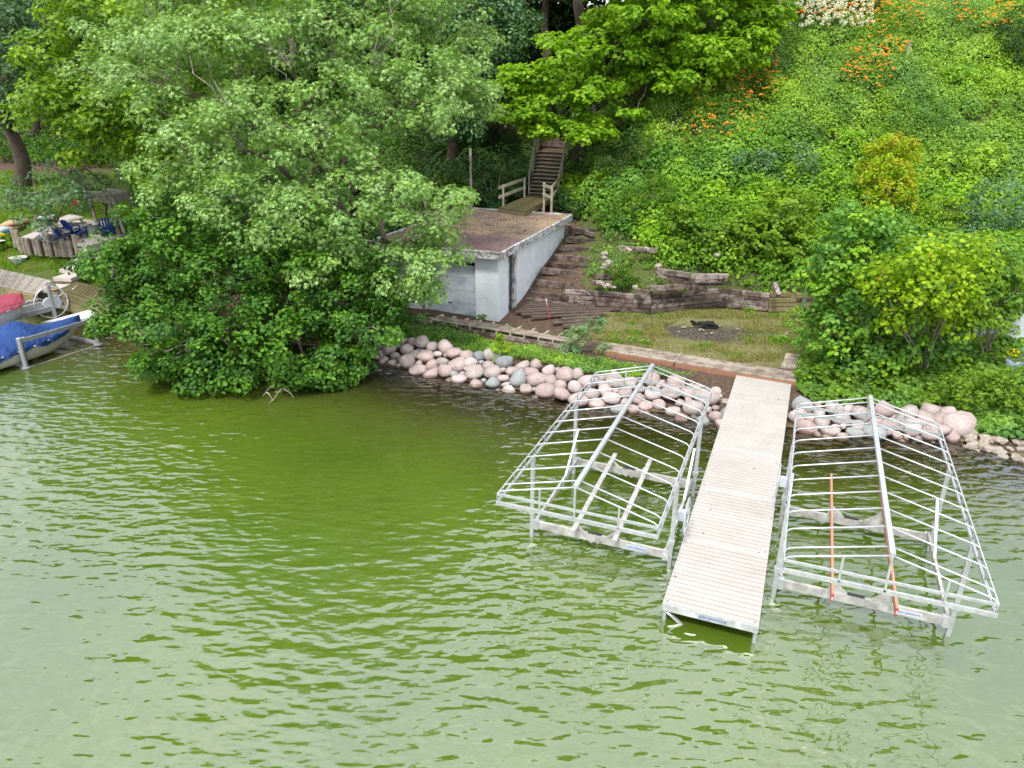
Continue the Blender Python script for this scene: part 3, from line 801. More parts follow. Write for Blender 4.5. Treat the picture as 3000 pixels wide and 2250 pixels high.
for s in (-1, 1):
    bar('stringer', s0 + side * s * (hw + .02) - [0, 0, .12] - sv * .04, s1 + side * s * (hw + .02) - [0, 0, .12], .045, .28, M['timber'], st)
    posts = [0.0, .5, 1.03, 1.22]
    for f_ in posts:
        b_ = s0 + sv * f_ + side * s * (hw + .08)
        bar('handrail_post', b_ + [0, 0, -.4], b_ + [0, 0, 1.0], .09, .09, M['rail'], st, up=(0, 1, 0))
    for h in (1.0, .55):
        bar('handrail', s0 + side * s * (hw + .1) + [0, 0, h] - sv * .04, s1 + sv * .24 + side * s * (hw + .1) + [0, 0, h], .05, .13, M['rail'], st)
# earth steps above the stair
es = thing('timber_steps', 'dark timber edged earth steps above the wooden stair', 'steps', (1.5, 51, 6))
for k, (a, b) in enumerate([((1520, 420), (1690, 432)), ((1450, 388), (1515, 385)), ((1450, 352), (1512, 350)), ((1440, 325), (1500, 322))]):
    pa_, pb_ = ground_at(*a), ground_at(*b)
    bar('timber', pa_ + [0, 0, .08], pb_ + [0, 0, .08], .2, .28, M['timber'], es)

# ------------------------------------------------------------------ earth steps beside the boathouse
ps_ = thing('timber_path_steps', 'brown timber steps with leaf litter climbing along the boathouse side wall', 'steps', (*(BC + W_ * 4 + U * 1.2), .8))
rs = random.Random(4)
lat = np.array([U[0], U[1], 0])
steps = [(2.9, .72, .25, 2.3), (3.5, .92, .25, 2.1), (4.1, 1.08, .3, 2.0), (4.9, 1.28, .25, 2.4), (5.8, 1.52, .3, 2.6), (6.6, 1.74, .3, 2.7), (7.4, 1.96, .35, 2.6), (8.2, 2.2, .4, 2.5), (9.1, 2.5, .5, 2.6)]
for v, z, u0, u1 in steps:
    z = T1(*(BC + W_ * v + U * 1.2)) + .11; a, b = np.array(bh(u0, v, z)), np.array(bh(u1, v + rs.uniform(-.12, .12), z + rs.uniform(-.03, .03)))
    mm = a + (b - a) * rs.uniform(.45, .6)
    bar('timber', a, mm, .24, .26, M['timber'], ps_); bar('timber', mm + lat * .01 + [0, rs.uniform(-.05, .05), 0], b, .24, .26, M['timber'], ps_)
for (x0, y0, x1, y1, z) in [(1400, 925, 1470, 840, 2.55), (1500, 890, 1625, 935, 2.7), (1380, 850, 1440, 870, 2.7)]:
    bar('timber', at(*R2(x0, y0), z), at(*R2(x1, y1), z + .05), .18, .18, M['timber_pale'], ps_)

# ------------------------------------------------------------------ diagonal plank platform
dp_ = thing('plank_platform', 'dark weathered plank ramp of diagonal boards beside the boathouse corner', 'deck', (*at(1620, 920, .55)[:2], .5))
c00, c10, c11, c01 = at(1508, 915, .62), at(1700, 968, .56), at(1790, 905, .6), at(1560, 872, .68)
N_ = 13
for k in range(N_):
    a = (k + .5) / N_
    e0 = c01 + (c00 - c01) * min(1, a * 1.9) if a < .53 else c00 + (c10 - c00) * (a - .53) / .47
    e1 = c01 + (c11 - c01) * min(1, a * 1.9) if a < .53 else c11 + (c10 - c11) * (a - .53) / .47 * .9
    if k == 9: e0 = e0 + (e1 - e0) * .35
    if np.linalg.norm(e1 - e0) > .4:
        bar('plank', e0, e1, .235, .04, M['ramp'], dp_)
# ------------------------------------------------------------------ retaining wall
rw_ = thing('retaining_wall', 'weathered railway sleeper retaining wall behind the grassy terrace', 'retaining wall', (*wall_pts[1], .5))
rs = random.Random(9)
for k in range(len(wall_pts) - 1):
    a, b = wall_pts[k], wall_pts[k + 1]
    ln = np.linalg.norm(b - a); d = (b - a) / ln
    for c in range(4):
        z = .30 + .205 * (c + .5)
        s = 0.0; first = True
        while s < ln - .1:
            l_ = min(rs.uniform(1.5, 2.5) if not first else rs.uniform(.9, 2.3), ln - s)
            first = False
            if ln - s - l_ < .5: l_ = ln - s
            off = W_ * (.04 * c - .12 + rs.uniform(-.035, .035)); za = z + rs.uniform(-.025, .025)
            p0, p1 = a + d * (s + .008) + off, a + d * (s + l_ - .008) + off
            mt = M['timber_moss'] if k == 3 and rs.random() < .8 else (M['timber_pale'] if rs.random() < .5 else M['timber'])
            bar('timber', (p0[0], p0[1], za), (p1[0], p1[1], za + rs.uniform(-.015, .015)), .2, .178, mt, rw_)
            s += l_
# tumbled upper tier
ut = thing('fallen_timbers', 'loose tumbled sleepers lying above the retaining wall', 'timbers', (*at(2050, 800, 1.7)[:2], 1.6))
for x0, y0, x1, y1, z0, z1, dx in [(940, 315, 1150, 345, 2.1, 2.05, 0), (945, 345, 1140, 355, 1.9, 1.9, 0), (1160, 350, 1400, 352, 1.95, 2.0, 0), (1015, 372, 1170, 385, 1.78, 1.75, 1), (1185, 378, 1375, 375, 1.8, 1.8, 0),
                                   (890, 425, 1000, 430, 1.5, 1.5, 0), (1000, 425, 1390, 392, 1.5, 1.6, 1), (1150, 435, 1260, 430, 1.42, 1.42, 1), (800, 445, 890, 460, 1.42, 1.4, 1),
                                   (520, 395, 650, 400, 1.45, 1.45, 1), (530, 350, 700, 360, 1.6, 1.6, 1), (700, 170, 790, 178, 2.75, 2.75, 0), (800, 175, 940, 185, 2.75, 2.7, 0), (1700, 400, 1725, 480, 1.7, 1.3, 0)]:
    bar('timber', at(1500 + x0 / 2.212, 650 + y0 / 2.212, z0), at(1500 + x1 / 2.212, 650 + y1 / 2.212, z1), .2, .2, M['timber_pale'] if not dx else M['timber'], ut)
lm = thing('limestone_rubble', 'pale broken limestone blocks edging the weedy bed above the wall', 'stones', (*at(1780, 790, 1.8)[:2], 1.6))
for x, y, z, s in [(600, 205, 2.5, .2), (600, 235, 2.4, .17), (630, 262, 2.3, .24), (600, 280, 2.2, .18), (590, 300, 2.15, .15), (575, 395, 1.6, .2), (620, 415, 1.5, .2), (660, 425, 1.45, .14), (800, 425, 1.5, .17), (830, 445, 1.4, .15), (945, 285, 2.2, .2), (760, 180, 2.8, .16), (870, 178, 2.8, .2), (1330, 215, 2.9, .16)]:
    q = at(1500 + x / 2.212, 650 + y / 2.212, z); stone(lm, q, (s * 1.3, s, s * .7), LIMES)

# ------------------------------------------------------------------ boardwalk
zb = .52
fA, fB = at(1744, 1023, zb), at(2150, 1089, zb)
wd = (fB - fA) / np.linalg.norm(fB - fA); wn = np.array([-wd[1], wd[0], 0])
fE = fB + wd * 2.1
bw = thing('boardwalk', 'long weathered plank walkway with red joists ending at the head of the dock', 'boardwalk', tuple(fA))
LN = np.linalg.norm(fE - fA); joint = np.linalg.norm(at(1977, 1059, zb) - fA)
for k in range(7):
    o_ = wn * (.065 + .135 * k)
    for a, b in ((0, joint - .03), (joint + .05, LN)):
        if k % 2 and b > joint + 1:
            mid = a + (b - a) * .45
            bar('plank', fA + wd * a + o_, fA + wd * (mid - .004) + o_, .125, .04, M['walk'], bw); bar('plank', fA + wd * (mid + .004) + o_, fA + wd * b + o_, .114, .04, M['walk'], bw)
        else: bar('plank', fA + wd * a + o_, fA + wd * b + o_, .114, .04, M['walk'], bw)
bar('cross_board', fA + wd * joint - wn * .02, fA + wd * joint + wn * .97, .06, .05, M['weathered'], bw)
for a, b in ((0, joint - .02), (joint + .02, LN)):
    bar('front_joist', fA + wd * a + [0, 0, -.115], fA + wd * b + [0, 0, -.115], .045, .18, M['redwood'], bw)
    bar('back_joist', fA + wd * a + wn * .93 + [0, 0, -.115], fA + wd * b + wn * .93 + [0, 0, -.115], .045, .18, M['redwood'], bw)
for a in (joint - 1.5, joint + .4, joint + 1.9):
    p_ = fA + wd * a + wn * .1
    bar('support_pipe', p_ + [0, 0, -.75], p_ + [0, 0, -.1], .05, .05, M['galv'], bw, up=(0, 1, 0))
# broken left stretch
bL = at(1250, 935, .68); bR = at(1672, 1003, .62)
d2 = (bR - bL) / np.linalg.norm(bR - bL); n2 = np.array([-d2[1], d2[0], 0])
bw2 = thing('boardwalk', 'broken grey plank walkway with missing boards in front of the boathouse', 'boardwalk', tuple(bL))
L2 = np.linalg.norm(bR - bL)
for k in range(5):
    a0 = [0.2, 0, .8, .3, 1.6][k]; b0 = [L2, L2 - .4, L2, L2 - 1.6, L2 - 2.9][k]
    bar('plank', bL + d2 * a0 + n2 * (.07 + .145 * k), bL + d2 * b0 + n2 * (.07 + .145 * k), .13, .04, M['walk'], bw2)
for k in range(11):
    a = .2 + k * (L2 - .2) / 10.2
    bar('joist', bL + d2 * a + n2 * -.04 + [0, 0, -.09], bL + d2 * a + n2 * 1.05 + [0, 0, -.09], .05, .14, M['rail'], bw2)
bar('stringer', bL + d2 * 1.5 + n2 * .03 + [0, 0, -.22], bR + n2 * .03 + [0, 0, -.22], .05, .16, M['timber_pale'], bw2)
crib = thing('crib_wall', 'old timber crib wall below the broken walkway', 'retaining wall', tuple(bL + d2 * 2 + [0, 0, -.6]))
for c in range(3):
    for s, e in ((-2.5, -.4), (-.35, 1.6), (1.65, 3.3), (3.5, 4.5)):
        if c == 0 and s > 3: continue
        bar('timber', bL + d2 * s + n2 * (.12 + .03 * c) + [0, 0, -.66 + .19 * c], bL + d2 * e + n2 * (.12 + .03 * c) + [0, 0, -.66 + .19 * c + .01], .18, .18, M['timber'] if c else M['timber_pale'], crib)
# short plank step on the terrace side of the dock head
sp_ = thing('plank_step', 'small slatted wooden step at the back of the dock head', 'step', (*at(2330, 1060, .55)[:2], .45))
q0, q1, q2_, q3 = at(2288, 1030, .62), at(2345, 1050, .62), at(2290, 1075, .62), at(2360, 1085, .62)
e0 = at(2287, 1076, .6); e1 = at(2362, 1083, .6); f0 = at(2303, 1035, .6); f1 = at(2372, 1042, .6)
for k in range(5):
    a = (k + .5) / 5
    bar('slat', e0 + (e1 - e0) * a, f0 + (f1 - f0) * a, .16, .04, M['walk'], sp_)
bar('edge_board', e0 + [0, 0, -.09], e1 + [0, 0, -.09], .04, .12, M['timber'], sp_)

# ------------------------------------------------------------------ dock
ZD = .42
dO = np.array([2.99, 11.96, ZD]); dth = math.radians(21.64)
dv = np.array([math.sin(dth), math.cos(dth), 0]); du = np.array([math.cos(dth), -math.sin(dth), 0]); DW = 1.83
dk = thing('dock', 'straight white plank dock on short posts between the two boat lift frames', 'dock', tuple(dO))
lens = [(0, 2.46), (2.46, 2.46), (4.92, 2.46), (7.38, 6.2)]
for s, l_ in lens:
    c = dO + dv * (s + l_ / 2) + du * DW / 2
    sec = put('dock_section', *merge([box_geo(dO + dv * (s + .02) + du * .02 + [0, 0, -.095], dO + dv * (s + l_ - .02) + du * .02 + [0, 0, -.095], .04, .13),
                                      box_geo(dO + dv * (s + .02) + du * (DW - .02) + [0, 0, -.095], dO + dv * (s + l_ - .02) + du * (DW - .02) + [0, 0, -.095], .04, .13),
                                      box_geo(dO + dv * (s + .0) + [0, 0, -.07], dO + dv * (s + .0) + du * DW + [0, 0, -.07], .04, .15),
                                      box_geo(dO + dv * (s + .05) + du * DW / 2 + [0, 0, -.06], dO + dv * (s + l_ - .03) + du * DW / 2 + [0, 0, -.06], DW - .1, .02)]), M['alu'] , dk)
    sec.data.materials.append(M['gap'])
    sec.data.polygons[-1]
    for pi in range(18, 24): sec.data.polygons[pi].material_index = 1
    n = int(round((l_ - .05) / .1525)); w = (l_ - .05) / n
    for k in range(n):
        y0 = s + .035 + w * (k + .5)
        bar('plank', dO + dv * y0 + [0, 0, -.02], dO + dv * y0 + du * DW + [0, 0, -.02], w - .017, .03, M['dock'], sec)
    if s > 0: bar('seam_strip', dO + dv * s + [0, 0, -.006], dO + dv * s + du * DW + [0, 0, -.006], .05, .02, M['white'], sec)
    if s < 7:
        for uu in (.08, DW - .08):
            p_ = dO + dv * (s + .12) + du * uu
            put('bolt_hole', *lathe_geo((p_[0], p_[1], ZD - .005), [(.0005, .004), (.016, .004), (.018, 0)], 8), M['dark'], sec)
for s in (0.05, 2.5, 4.95, 7.4, 10.2):
    for uu in (.05, DW - .05):
        p_ = dO + dv * s + du * uu
        bar('leg', p_ + [0, 0, -2.2 if s < 9 else -1.2], p_ + [0, 0, -.14], .06, .06, M['alu'], dk, up=(0, 1, 0))
bar('brace', dO + dv * .05 + du * .1 + [0, 0, -.2], dO + dv * .05 + du * (DW - .4) + [0, 0, -1.2], .05, .05, M['alu'], dk)
rs_ = random.Random(12)
for k in range(46):
    p_ = dO + dv * rs_.uniform(.3, 13.2) + du * rs_.choice([rs_.uniform(.05, 1.78), rs_.uniform(.02, .3), rs_.uniform(1.5, 1.8)]); r0_ = rs_.uniform(.012, .03); n_a = 7
    a0 = [rs_.uniform(.6, 1.4) for _ in range(n_a)]
    V = [(p_[0], p_[1], ZD - .002)] + [(p_[0] + r0_ * a0[q] * math.cos(q * 6.283 / n_a), p_[1] + r0_ * a0[q] * math.sin(q * 6.283 / n_a), ZD - .0035) for q in range(n_a)]
    put('bird_dropping' if k % 3 else 'dead_leaf', V, [np.array([(0, 1 + q, 1 + (q + 1) % n_a) for q in range(n_a)])], M['white'] if k % 3 else M['rust'], dk)
def signM(p, x, nrm):
    x = Vector(x).normalized(); z = Vector(nrm).normalized(); y = z.cross(x)
    return Matrix(((x.x, y.x, z.x, p[0]), (x.y, y.y, z.y, p[1]), (x.z, y.z, z.z, p[2]), (0, 0, 0, 1)))
text('brand_lettering', 'pier pleasure', .10, signM(dO - dv * .024 + du * .98 + [0, 0, -.068], du, -dv), M['blue_ink'], dk, 1.0)

# ------------------------------------------------------------------ boat lift frames
def lift(name, label, O, ang, rear, mirror, orange, wheel_side):
    u = np.array([math.cos(ang), -math.sin(ang), 0]); v = np.array([math.sin(ang), math.cos(ang), 0])
    O = np.array([O[0], O[1], 0.0])
    P = lambda a, b, z: O + u * a + v * b + np.array([0, 0, z])
    r = thing(name, label, 'boat lift', tuple(P(1.6, 3.7, 0)))
    Wd, Ln, zr, zt = 3.24, 7.06, 2.1, 2.82
    A = M['alu']
    # canopy rails
    for a in (0, Wd):
        bar('eave_rail', P(a, 0, zr), P(a, Ln, zr), .045, .05, A, r)
        bar('eave_rail', P(a, 0, zr + .2), P(a, Ln, zr + .2), .022, .026, A, r)
    for b in (0, Ln):
        bar('end_rail', P(-.02, b, zr), P(Wd + .02, b, zr), .05, .075, A, r)
        bar('end_rail', P(0, b, zr + .2), P(Wd, b, zr + .2), .035, .05, A, r)
        for a, hh_ in ((Wd * .28, .19 + .33), (Wd / 2, .70), (Wd * .77, .19 + .28)):
            bar('end_strut', P(a, b, zr), P(a, b, zr + hh_), .035, .05, A, r, up=tuple(v))
    bar('ridge_beam', P(Wd / 2, 0, zt), P(Wd / 2, Ln, zt), .085, .075, A, r)
    n = 13
    for k in range(n):
        b = .02 + (Ln - .04) * k / (n - 1) if k not in (1, n - 2) else (.30 if k == 1 else Ln - .30)
        if 1 < k < n - 2: b = .30 + (Ln - .6) * (k - 1) / (n - 3)
        for s in (0, 1):
            f_ = lambda a: (a if s == 0 else Wd - a)
            pts = [P(f_(0), b, zr), P(f_(0), b, zr + .17), P(f_(.02), b, zr + .235), P(f_(.08), b, zr + .28), P(f_(.16), b, zr + .305), P(f_(Wd / 2), b, zt - .02)]
            tube('rafter', pts, .0175, M['white'] if False else A, r, 6)
    # posts
    for a in (0, Wd):
        for b in (2.1, rear):
            bar('post', P(a, b, -1.6), P(a, b, zr - .03), .085, .085, A, r, up=tuple(v))
            bar('collar', P(a, b, .62), P(a, b, .72), .13, .13, A, r, up=tuple(v))
    # lower cradle
    zc = .36
    D_ = M['alu_dull']
    for b in (2.1, rear):
        bar('cross_beam', P(.06, b, zc), P(Wd - .06, b, zc - .04), .07, .19, D_, r)
        bar('beam_bracket', P(.03, b, zc), P(.16, b, zc), .12, .24, A, r)
        bar('beam_bracket', P(Wd - .16, b, zc - .04), P(Wd - .03, b, zc - .04), .12, .24, A, r)
        bar('black_pad', P(Wd * .42, b, zc + .098), P(Wd * .52, b, zc + .096), .08, .012, M['dark'], r)
    side_a = [0.09, Wd - .09]
    for a in side_a:
        bar('side_beam', P(a, 2.12, zc + .06), P(a, rear, zc + .06), .06, .13, D_, r)
        bar('diagonal_brace', P(a, rear - 1.3, .25), P(a, rear, 1.35), .05, .06, A, r)
    if orange:
        for a in (1.02, 2.14):
            bar('bunk_board', P(a, 1.35, .80), P(a, 6.3, .86), .045, .17, M['bunk'], r)
            bar('board_end', P(a, 1.335, .80), P(a, 1.348, .80), .047, .172, M['red'], r)
            bar('board_sticker', P(a, 1.326, .80), P(a, 1.333, .80), .03, .08, M['white'], r)
            for b in (2.1, rear):
                V = np.array([P(a - .02, b - .02, .44), P(a + .36, b - .02, .44), P(a, b - .02, .74), P(a - .02, b + .02, .44), P(a + .36, b + .02, .44), P(a, b + .02, .74)])
                if a > 2: V = V - 2 * ((V - P(a, 0, 0)) @ u)[:, None] * u
                put('gusset', V, [np.array([(0, 1, 2), (3, 5, 4)]), np.array([(0, 3, 4, 1), (1, 4, 5, 2), (2, 5, 3, 0)])], D_, r)
                bar('bunk_post', P(a, b, .4), P(a, b, .74), .05, .05, A, r, up=tuple(v))
    else:
        for a, sg in ((1.05, 1), (2.0, -1)):
            bar('bunk', P(a + .05, 1.75, .62), P(a, rear + .35, .62), .11, .05, D_, r)
            for b in (2.1, rear):
                bar('bunk_bracket', P(a, b, .6), P(a + sg * .42, b - .02, .22), .07, .04, D_, r)
    text('brand_lettering', 'pier pleasure', .08, signM(P(Wd * .77, 2.058, zc - .028), u, -v), M['blue_ink'], r, 1.0)
    bar('brand_plate', P(Wd * .77 - .24, 2.062, zc - .03), P(Wd * .77 + .24, 2.062, zc - .034), .004, .12, M['palegrey'] if not orange else M['white'], r)
    # winch wheel on the dock side
    a = Wd + .2 if wheel_side > 0 else -.2
    b0 = 2.1 + .55 if wheel_side > 0 else rear - .1
    wc = P(a, b0, 1.05 if wheel_side > 0 else 1.15)
    R_ = .42
    ring = [wc + v * R_ * math.cos(t_) + np.array([0, 0, R_ * math.sin(t_)]) for t_ in np.linspace(0, 2 * math.pi, 29)]
    wh = tube('winch_wheel', ring, .017, A, r, 6)
    for t_ in (0, 1.047, 2.094):
        d_ = v * R_ * math.cos(t_) + np.array([0, 0, R_ * math.sin(t_)])
        bar('spoke', wc - d_, wc + d_, .02, .02, A, wh)
    bar('winch_box', wc - u * .03 * wheel_side, wc - u * .2 * wheel_side, .16, .22, M['palegrey'], wh)
    return r
lift('boat_lift', 'empty aluminium boat lift frame on the left side of the dock, with bare grey bunks', (-.29, 12.96), math.radians(21.7), 5.4, False, False, 1)
lift('boat_lift', 'aluminium boat lift frame on the right of the dock, with two orange bunk boards', (4.73, 10.78), math.radians(21.2), 5.15, False, True, -1)
#@@PART2@@
# ------------------------------------------------------------------ foliage builders
def unit(v): return v / (np.linalg.norm(v, axis=-1, keepdims=True) + 1e-9)
def leaf_geo(P, N, size, width, rs, droop=.25, outward=None, fold=.18):
    """one folded leaf (2 triangles) per point"""
    n = len(P)
    size = np.broadcast_to(size, (n,)).reshape(-1, 1)
    d = rs.randn(n, 3)
    if outward is not None: d = d * .7 + outward * 1.0
    d[:, 2] -= droop
    d = unit(d - N * (d * N).sum(1, keepdims=True))
    w = np.cross(N, d)
    a = P - d * size * .5
    v = np.stack([a, a + d * size * .45 + w * size * width * .5 + N * size * fold * .5, a + d * size - N * size * droop * .4, a + d * size * .45 - w * size * width * .5 + N * size * fold * .5], 1).reshape(-1, 3)
    i = np.arange(n)[:, None] * 4
    return v, [np.concatenate([i + [[0, 1, 2]], i + [[0, 2, 3]]])]
def broad_geo(P, N, size, rs, droop=.2):
    """one broad five sided leaf (3 triangles) per point"""
    n = len(P); size = np.broadcast_to(size, (n,)).reshape(-1, 1)
    d = rs.randn(n, 3); d[:, 2] -= droop
    d = unit(d - N * (d * N).sum(1, keepdims=True)); w = np.cross(N, d)
    a = P - d * size * .4
    v = np.stack([a, a + d * size * .3 + w * size * .5 + N * size * .1, a + d * size * .95 + w * size * .22 - N * size * .05,
                  a + d * size * .95 - w * size * .22 - N * size * .05, a + d * size * .3 - w * size * .5 + N * size * .1], 1).reshape(-1, 3)
    i = np.arange(n)[:, None] * 5
    return v, [np.concatenate([i + [[0, 1, 2]], i + [[0, 2, 3]], i + [[0, 3, 4]]])]
def star_geo(P, N, size, rs, droop=.3):
    """one lobed leaf: three narrow lobes (3 triangles) from one stalk"""
    n = len(P); size = np.broadcast_to(size, (n,)).reshape(-1, 1)
    d = rs.randn(n, 3); d[:, 2] -= droop
    d = unit(d - N * (d * N).sum(1, keepdims=True)); w = np.cross(N, d)
    a = P - d * size * .35
    vs = []
    for sgn, ln in ((-.75, .8), (0, 1.1), (.75, .8)):
        dd = unit(d + w * sgn); ww = np.cross(N, dd)
        vs += [a - ww * size * .13, a + ww * size * .13, a + dd * size * ln - N * size * droop * .35]
    v = np.stack(vs, 1).reshape(-1, 3); i = np.arange(n)[:, None] * 9
    return v, [np.concatenate([i + [[0, 1, 2]], i + [[3, 4, 5]], i + [[6, 7, 8]]])]
KV = {'leaf': 4, 'broad': 5, 'star': 9}
def make_leaves(kind, P, N, size, rs, width=.6, droop=.25):
    if kind == 'leaf': return leaf_geo(P, N, size, width, rs, droop)
    if kind == 'broad': return broad_geo(P, N, size, rs, droop)
    return star_geo(P, N, size, rs, droop)

def foliage_mesh(name, lobes, mat, parent, seed, leaf=.16, kind='leaf', dens=9.0, nl=42, rc=.55, width=.6, droop=.25, fill=.25, hue=.5, hvar=.3, low=-.55, flat=.62, upn=.75, tbase=.5, ground=True, sub=0, subr=.42):
    rs = np.random.RandomState(seed)
    L_ = np.array(lobes, float)
    if sub:
        new = []
        for lb in L_:
            new.append([*lb[:3], *(lb[3:] * .62)])
            got = []
            for _ in range(60):
                if len(got) >= sub: break
                d = rs.randn(3); d /= np.linalg.norm(d)
                if d[2] < -.45 or any(d @ g > .62 for g in got): continue
                got.append(d); q = subr * rs.uniform(.75, 1.3)
                new.append([*(lb[:3] + d * lb[3:] * rs.uniform(.62, .82)), lb[3] * q, lb[4] * q, lb[5] * q * .85])
        L_ = np.array(new)
    cs, outs, lob = [], [], []
    for k, (cx, cy, cz, rx, ry, rz) in enumerate(L_):
        area = 4 * math.pi * ((rx * ry) ** 1.6 / 3 + (rx * rz) ** 1.6 / 3 + (ry * rz) ** 1.6 / 3) ** (1 / 1.6)
        n = max(6, int(area * dens / 10))
        d = unit(rs.randn(n * 2, 3)); d = d[d[:, 2] > low][:n]
        rad = rs.uniform(.72, 1.06, len(d))[:, None] * (1 + .22 * (vnoise(d[:, 0] * 2 + k, d[:, 1] * 2 + d[:, 2], .8) - .5))[:, None]
        c = np.array([cx, cy, cz]) + d * rad * [rx, ry, rz]
        cs.append(c); outs.append(unit(d / [rx, ry, rz])); lob.append(np.full(len(c), k))
    c = np.concatenate(cs); o = np.concatenate(outs); lob = np.concatenate(lob)
    inside = np.zeros(len(c), bool)
    for k, (cx, cy, cz, rx, ry, rz) in enumerate(L_):
        q = ((c - [cx, cy, cz]) / [rx, ry, rz]); inside |= ((q ** 2).sum(1) < .5) & (lob != k)
    if ground: inside |= c[:, 2] < np.maximum(T(c[:, 0], c[:, 1]), 0) + .05
    c, o = c[~inside], o[~inside]
    # leaves of the clumps
    m_ = len(c)
    rcs = rc * rs.uniform(.65, 1.25, m_)
    nn = np.maximum(6, (nl * (rcs / rc) ** 2).astype(int))
    idx = np.repeat(np.arange(m_), nn)
    n = len(idx)
    d = unit(rs.randn(n, 3) + o[idx] * .45 + [0, 0, .35]); r = rs.uniform(.35, 1.0, n) ** .6
    P = c[idx] + d * (r * rcs[idx])[:, None] * [1, 1, flat]
    P[:, 2] -= .25 * rcs[idx] * (1 - d[:, 2]) * .5
    N = unit(d * .7 + o[idx] * .35 + [0, 0, upn] + rs.randn(n, 3) * .38)
    ct = rs.rand(m_)
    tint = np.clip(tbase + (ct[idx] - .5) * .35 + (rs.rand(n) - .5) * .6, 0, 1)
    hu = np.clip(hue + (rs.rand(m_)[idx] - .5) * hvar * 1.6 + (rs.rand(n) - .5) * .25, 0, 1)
    # inner leaves fill the hollow crown, tinted darker as painted shade
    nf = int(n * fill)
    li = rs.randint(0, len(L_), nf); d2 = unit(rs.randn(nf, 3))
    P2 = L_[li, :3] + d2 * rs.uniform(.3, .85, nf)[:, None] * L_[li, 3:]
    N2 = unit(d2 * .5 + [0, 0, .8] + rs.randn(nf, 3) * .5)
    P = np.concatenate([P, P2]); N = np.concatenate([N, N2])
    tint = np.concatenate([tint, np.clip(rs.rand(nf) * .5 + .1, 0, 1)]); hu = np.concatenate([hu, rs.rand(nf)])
    if ground:
        g = np.maximum(T(P[:, 0], P[:, 1]), 0.0)
        ok = P[:, 2] > g + .03
        P, N, tint, hu = P[ok], N[ok], tint[ok], hu[ok]
    sz = leaf * rs.uniform(.7, 1.25, len(P))
    V, Fs = make_leaves(kind, P, N, sz, rs, width, droop)
    kv = KV[kind]
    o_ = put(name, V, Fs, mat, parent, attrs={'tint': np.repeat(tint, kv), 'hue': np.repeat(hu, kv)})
    return o_, c

def curve_pts(a, b, sag, rs, n=6, wob=.1):
    a, b = np.asarray(a, float), np.asarray(b, float); t_ = np.linspace(0, 1, n)[:, None]
    p_ = a + (b - a) * t_; p_[:, 2] += (np.sin(t_[:, 0] * math.pi) * sag)
    ln = np.linalg.norm(b - a)
    p_[1:-1] += rs.randn(n - 2, 3) * ln * wob * .3
    return p_

def tree(name, label, cat, base, top, r0, lobes, mat, seed, group=None, limbs=8, crown=True, twigs=60, lobe_limbs=True, **kw):
    rs = np.random.RandomState(seed + 1000)
    base = np.array([base[0], base[1], base[2]], float); top = np.array(top, float)
    th_ = thing(name, label, cat, tuple(base), group)
    pts = curve_pts(base - [0, 0, .5], top, 0, rs, 8, .06)
    pts[0, :2] = base[:2]
    rad = r0 * np.linspace(1.15, .42, 8); rad[0] *= 1.25; rad[1] *= 1.05
    tube('trunk', pts, rad, M['bark'], th_, 12)
    if crown:
        cr, cl = foliage_mesh('crown', lobes, mat, th_, seed, **kw)
        ends = []
        for k, lb in enumerate(lobes[:limbs]):
            e = np.array(lb[:3]) + [0, 0, -.1 * lb[5]]
            s_ = pts[rs.randint(3, 8)] if lb[2] > pts[4][2] else pts[rs.randint(2, 5)]
            p_ = curve_pts(s_, e, .25, rs, 7, .12)
            tube('limb', p_, np.linspace(r0 * .42, .05, 7), M['bark'], th_, 7)
            ends.append(p_)
        if twigs and ends and len(cl):
            g = []
            allp = np.concatenate([e[2:] for e in ends])
            for q in cl[rs.choice(len(cl), min(twigs, len(cl)), replace=False)]:
                s_ = allp[np.argmin(((allp - q) ** 2).sum(1) + rs.rand(len(allp)) * .5)]
                q = q + (q - s_) * .06
                if np.linalg.norm(q - s_) > 3.2: s_ = q + (s_ - q) * 3.2 / np.linalg.norm(q - s_)
                g.append(tube_geo(curve_pts(s_, q, .1, rs, 6, .14), np.linspace(.035, .008, 6), 4, False))
            V, Fs = merge(g)
            tw = put('twigs', V, Fs, M['twig'], th_); tw['kind'] = 'stuff'
    return th_

def lobe_px(px, py, y, rpx, ry=None, rz=None):
    """an ellipsoid whose picture radius is rpx pixels at distance y"""
    c = at(px, py, y=y); dist = np.linalg.norm(c - CPOS); r = rpx * dist / F_PX
    return (*c, r, ry or r, (rz or .8) * r)

# ------------------------------------------------------------------ the big trees
# leaning oak over the boathouse and the water
OAK = [lobe_px(*a) for a in [
    (850, 170, 31.0, 260), (560, 260, 31.5, 230), (1080, 190, 31.0, 230), (720, 420, 28.5, 210), (960, 400, 28.0, 190), (1180, 330, 30.0, 190),
    (400, 210, 32.5, 170), (590, 470, 28.5, 150), (1040, 590, 26.8, 190), (870, 650, 26.0, 170), (1250, 620, 27.0, 130), (1270, 740, 26.8, 105),
    (1150, 800, 26.6, 110), (700, 620, 26.5, 150), (960, 760, 26.0, 120), (1290, 240, 31.0, 130), (1000, 60, 33.0, 220), (1250, 80, 33.5, 170), (640, 90, 33.5, 190), (1370, 300, 31.5, 85), (500, 560, 27.6, 85), (1225, 850, 26.4, 60), (800, -120, 33.0, 300), (1120, -130, 34.0, 230), (900, -330, 34.0, 260), (560, -80, 34.5, 220)]]
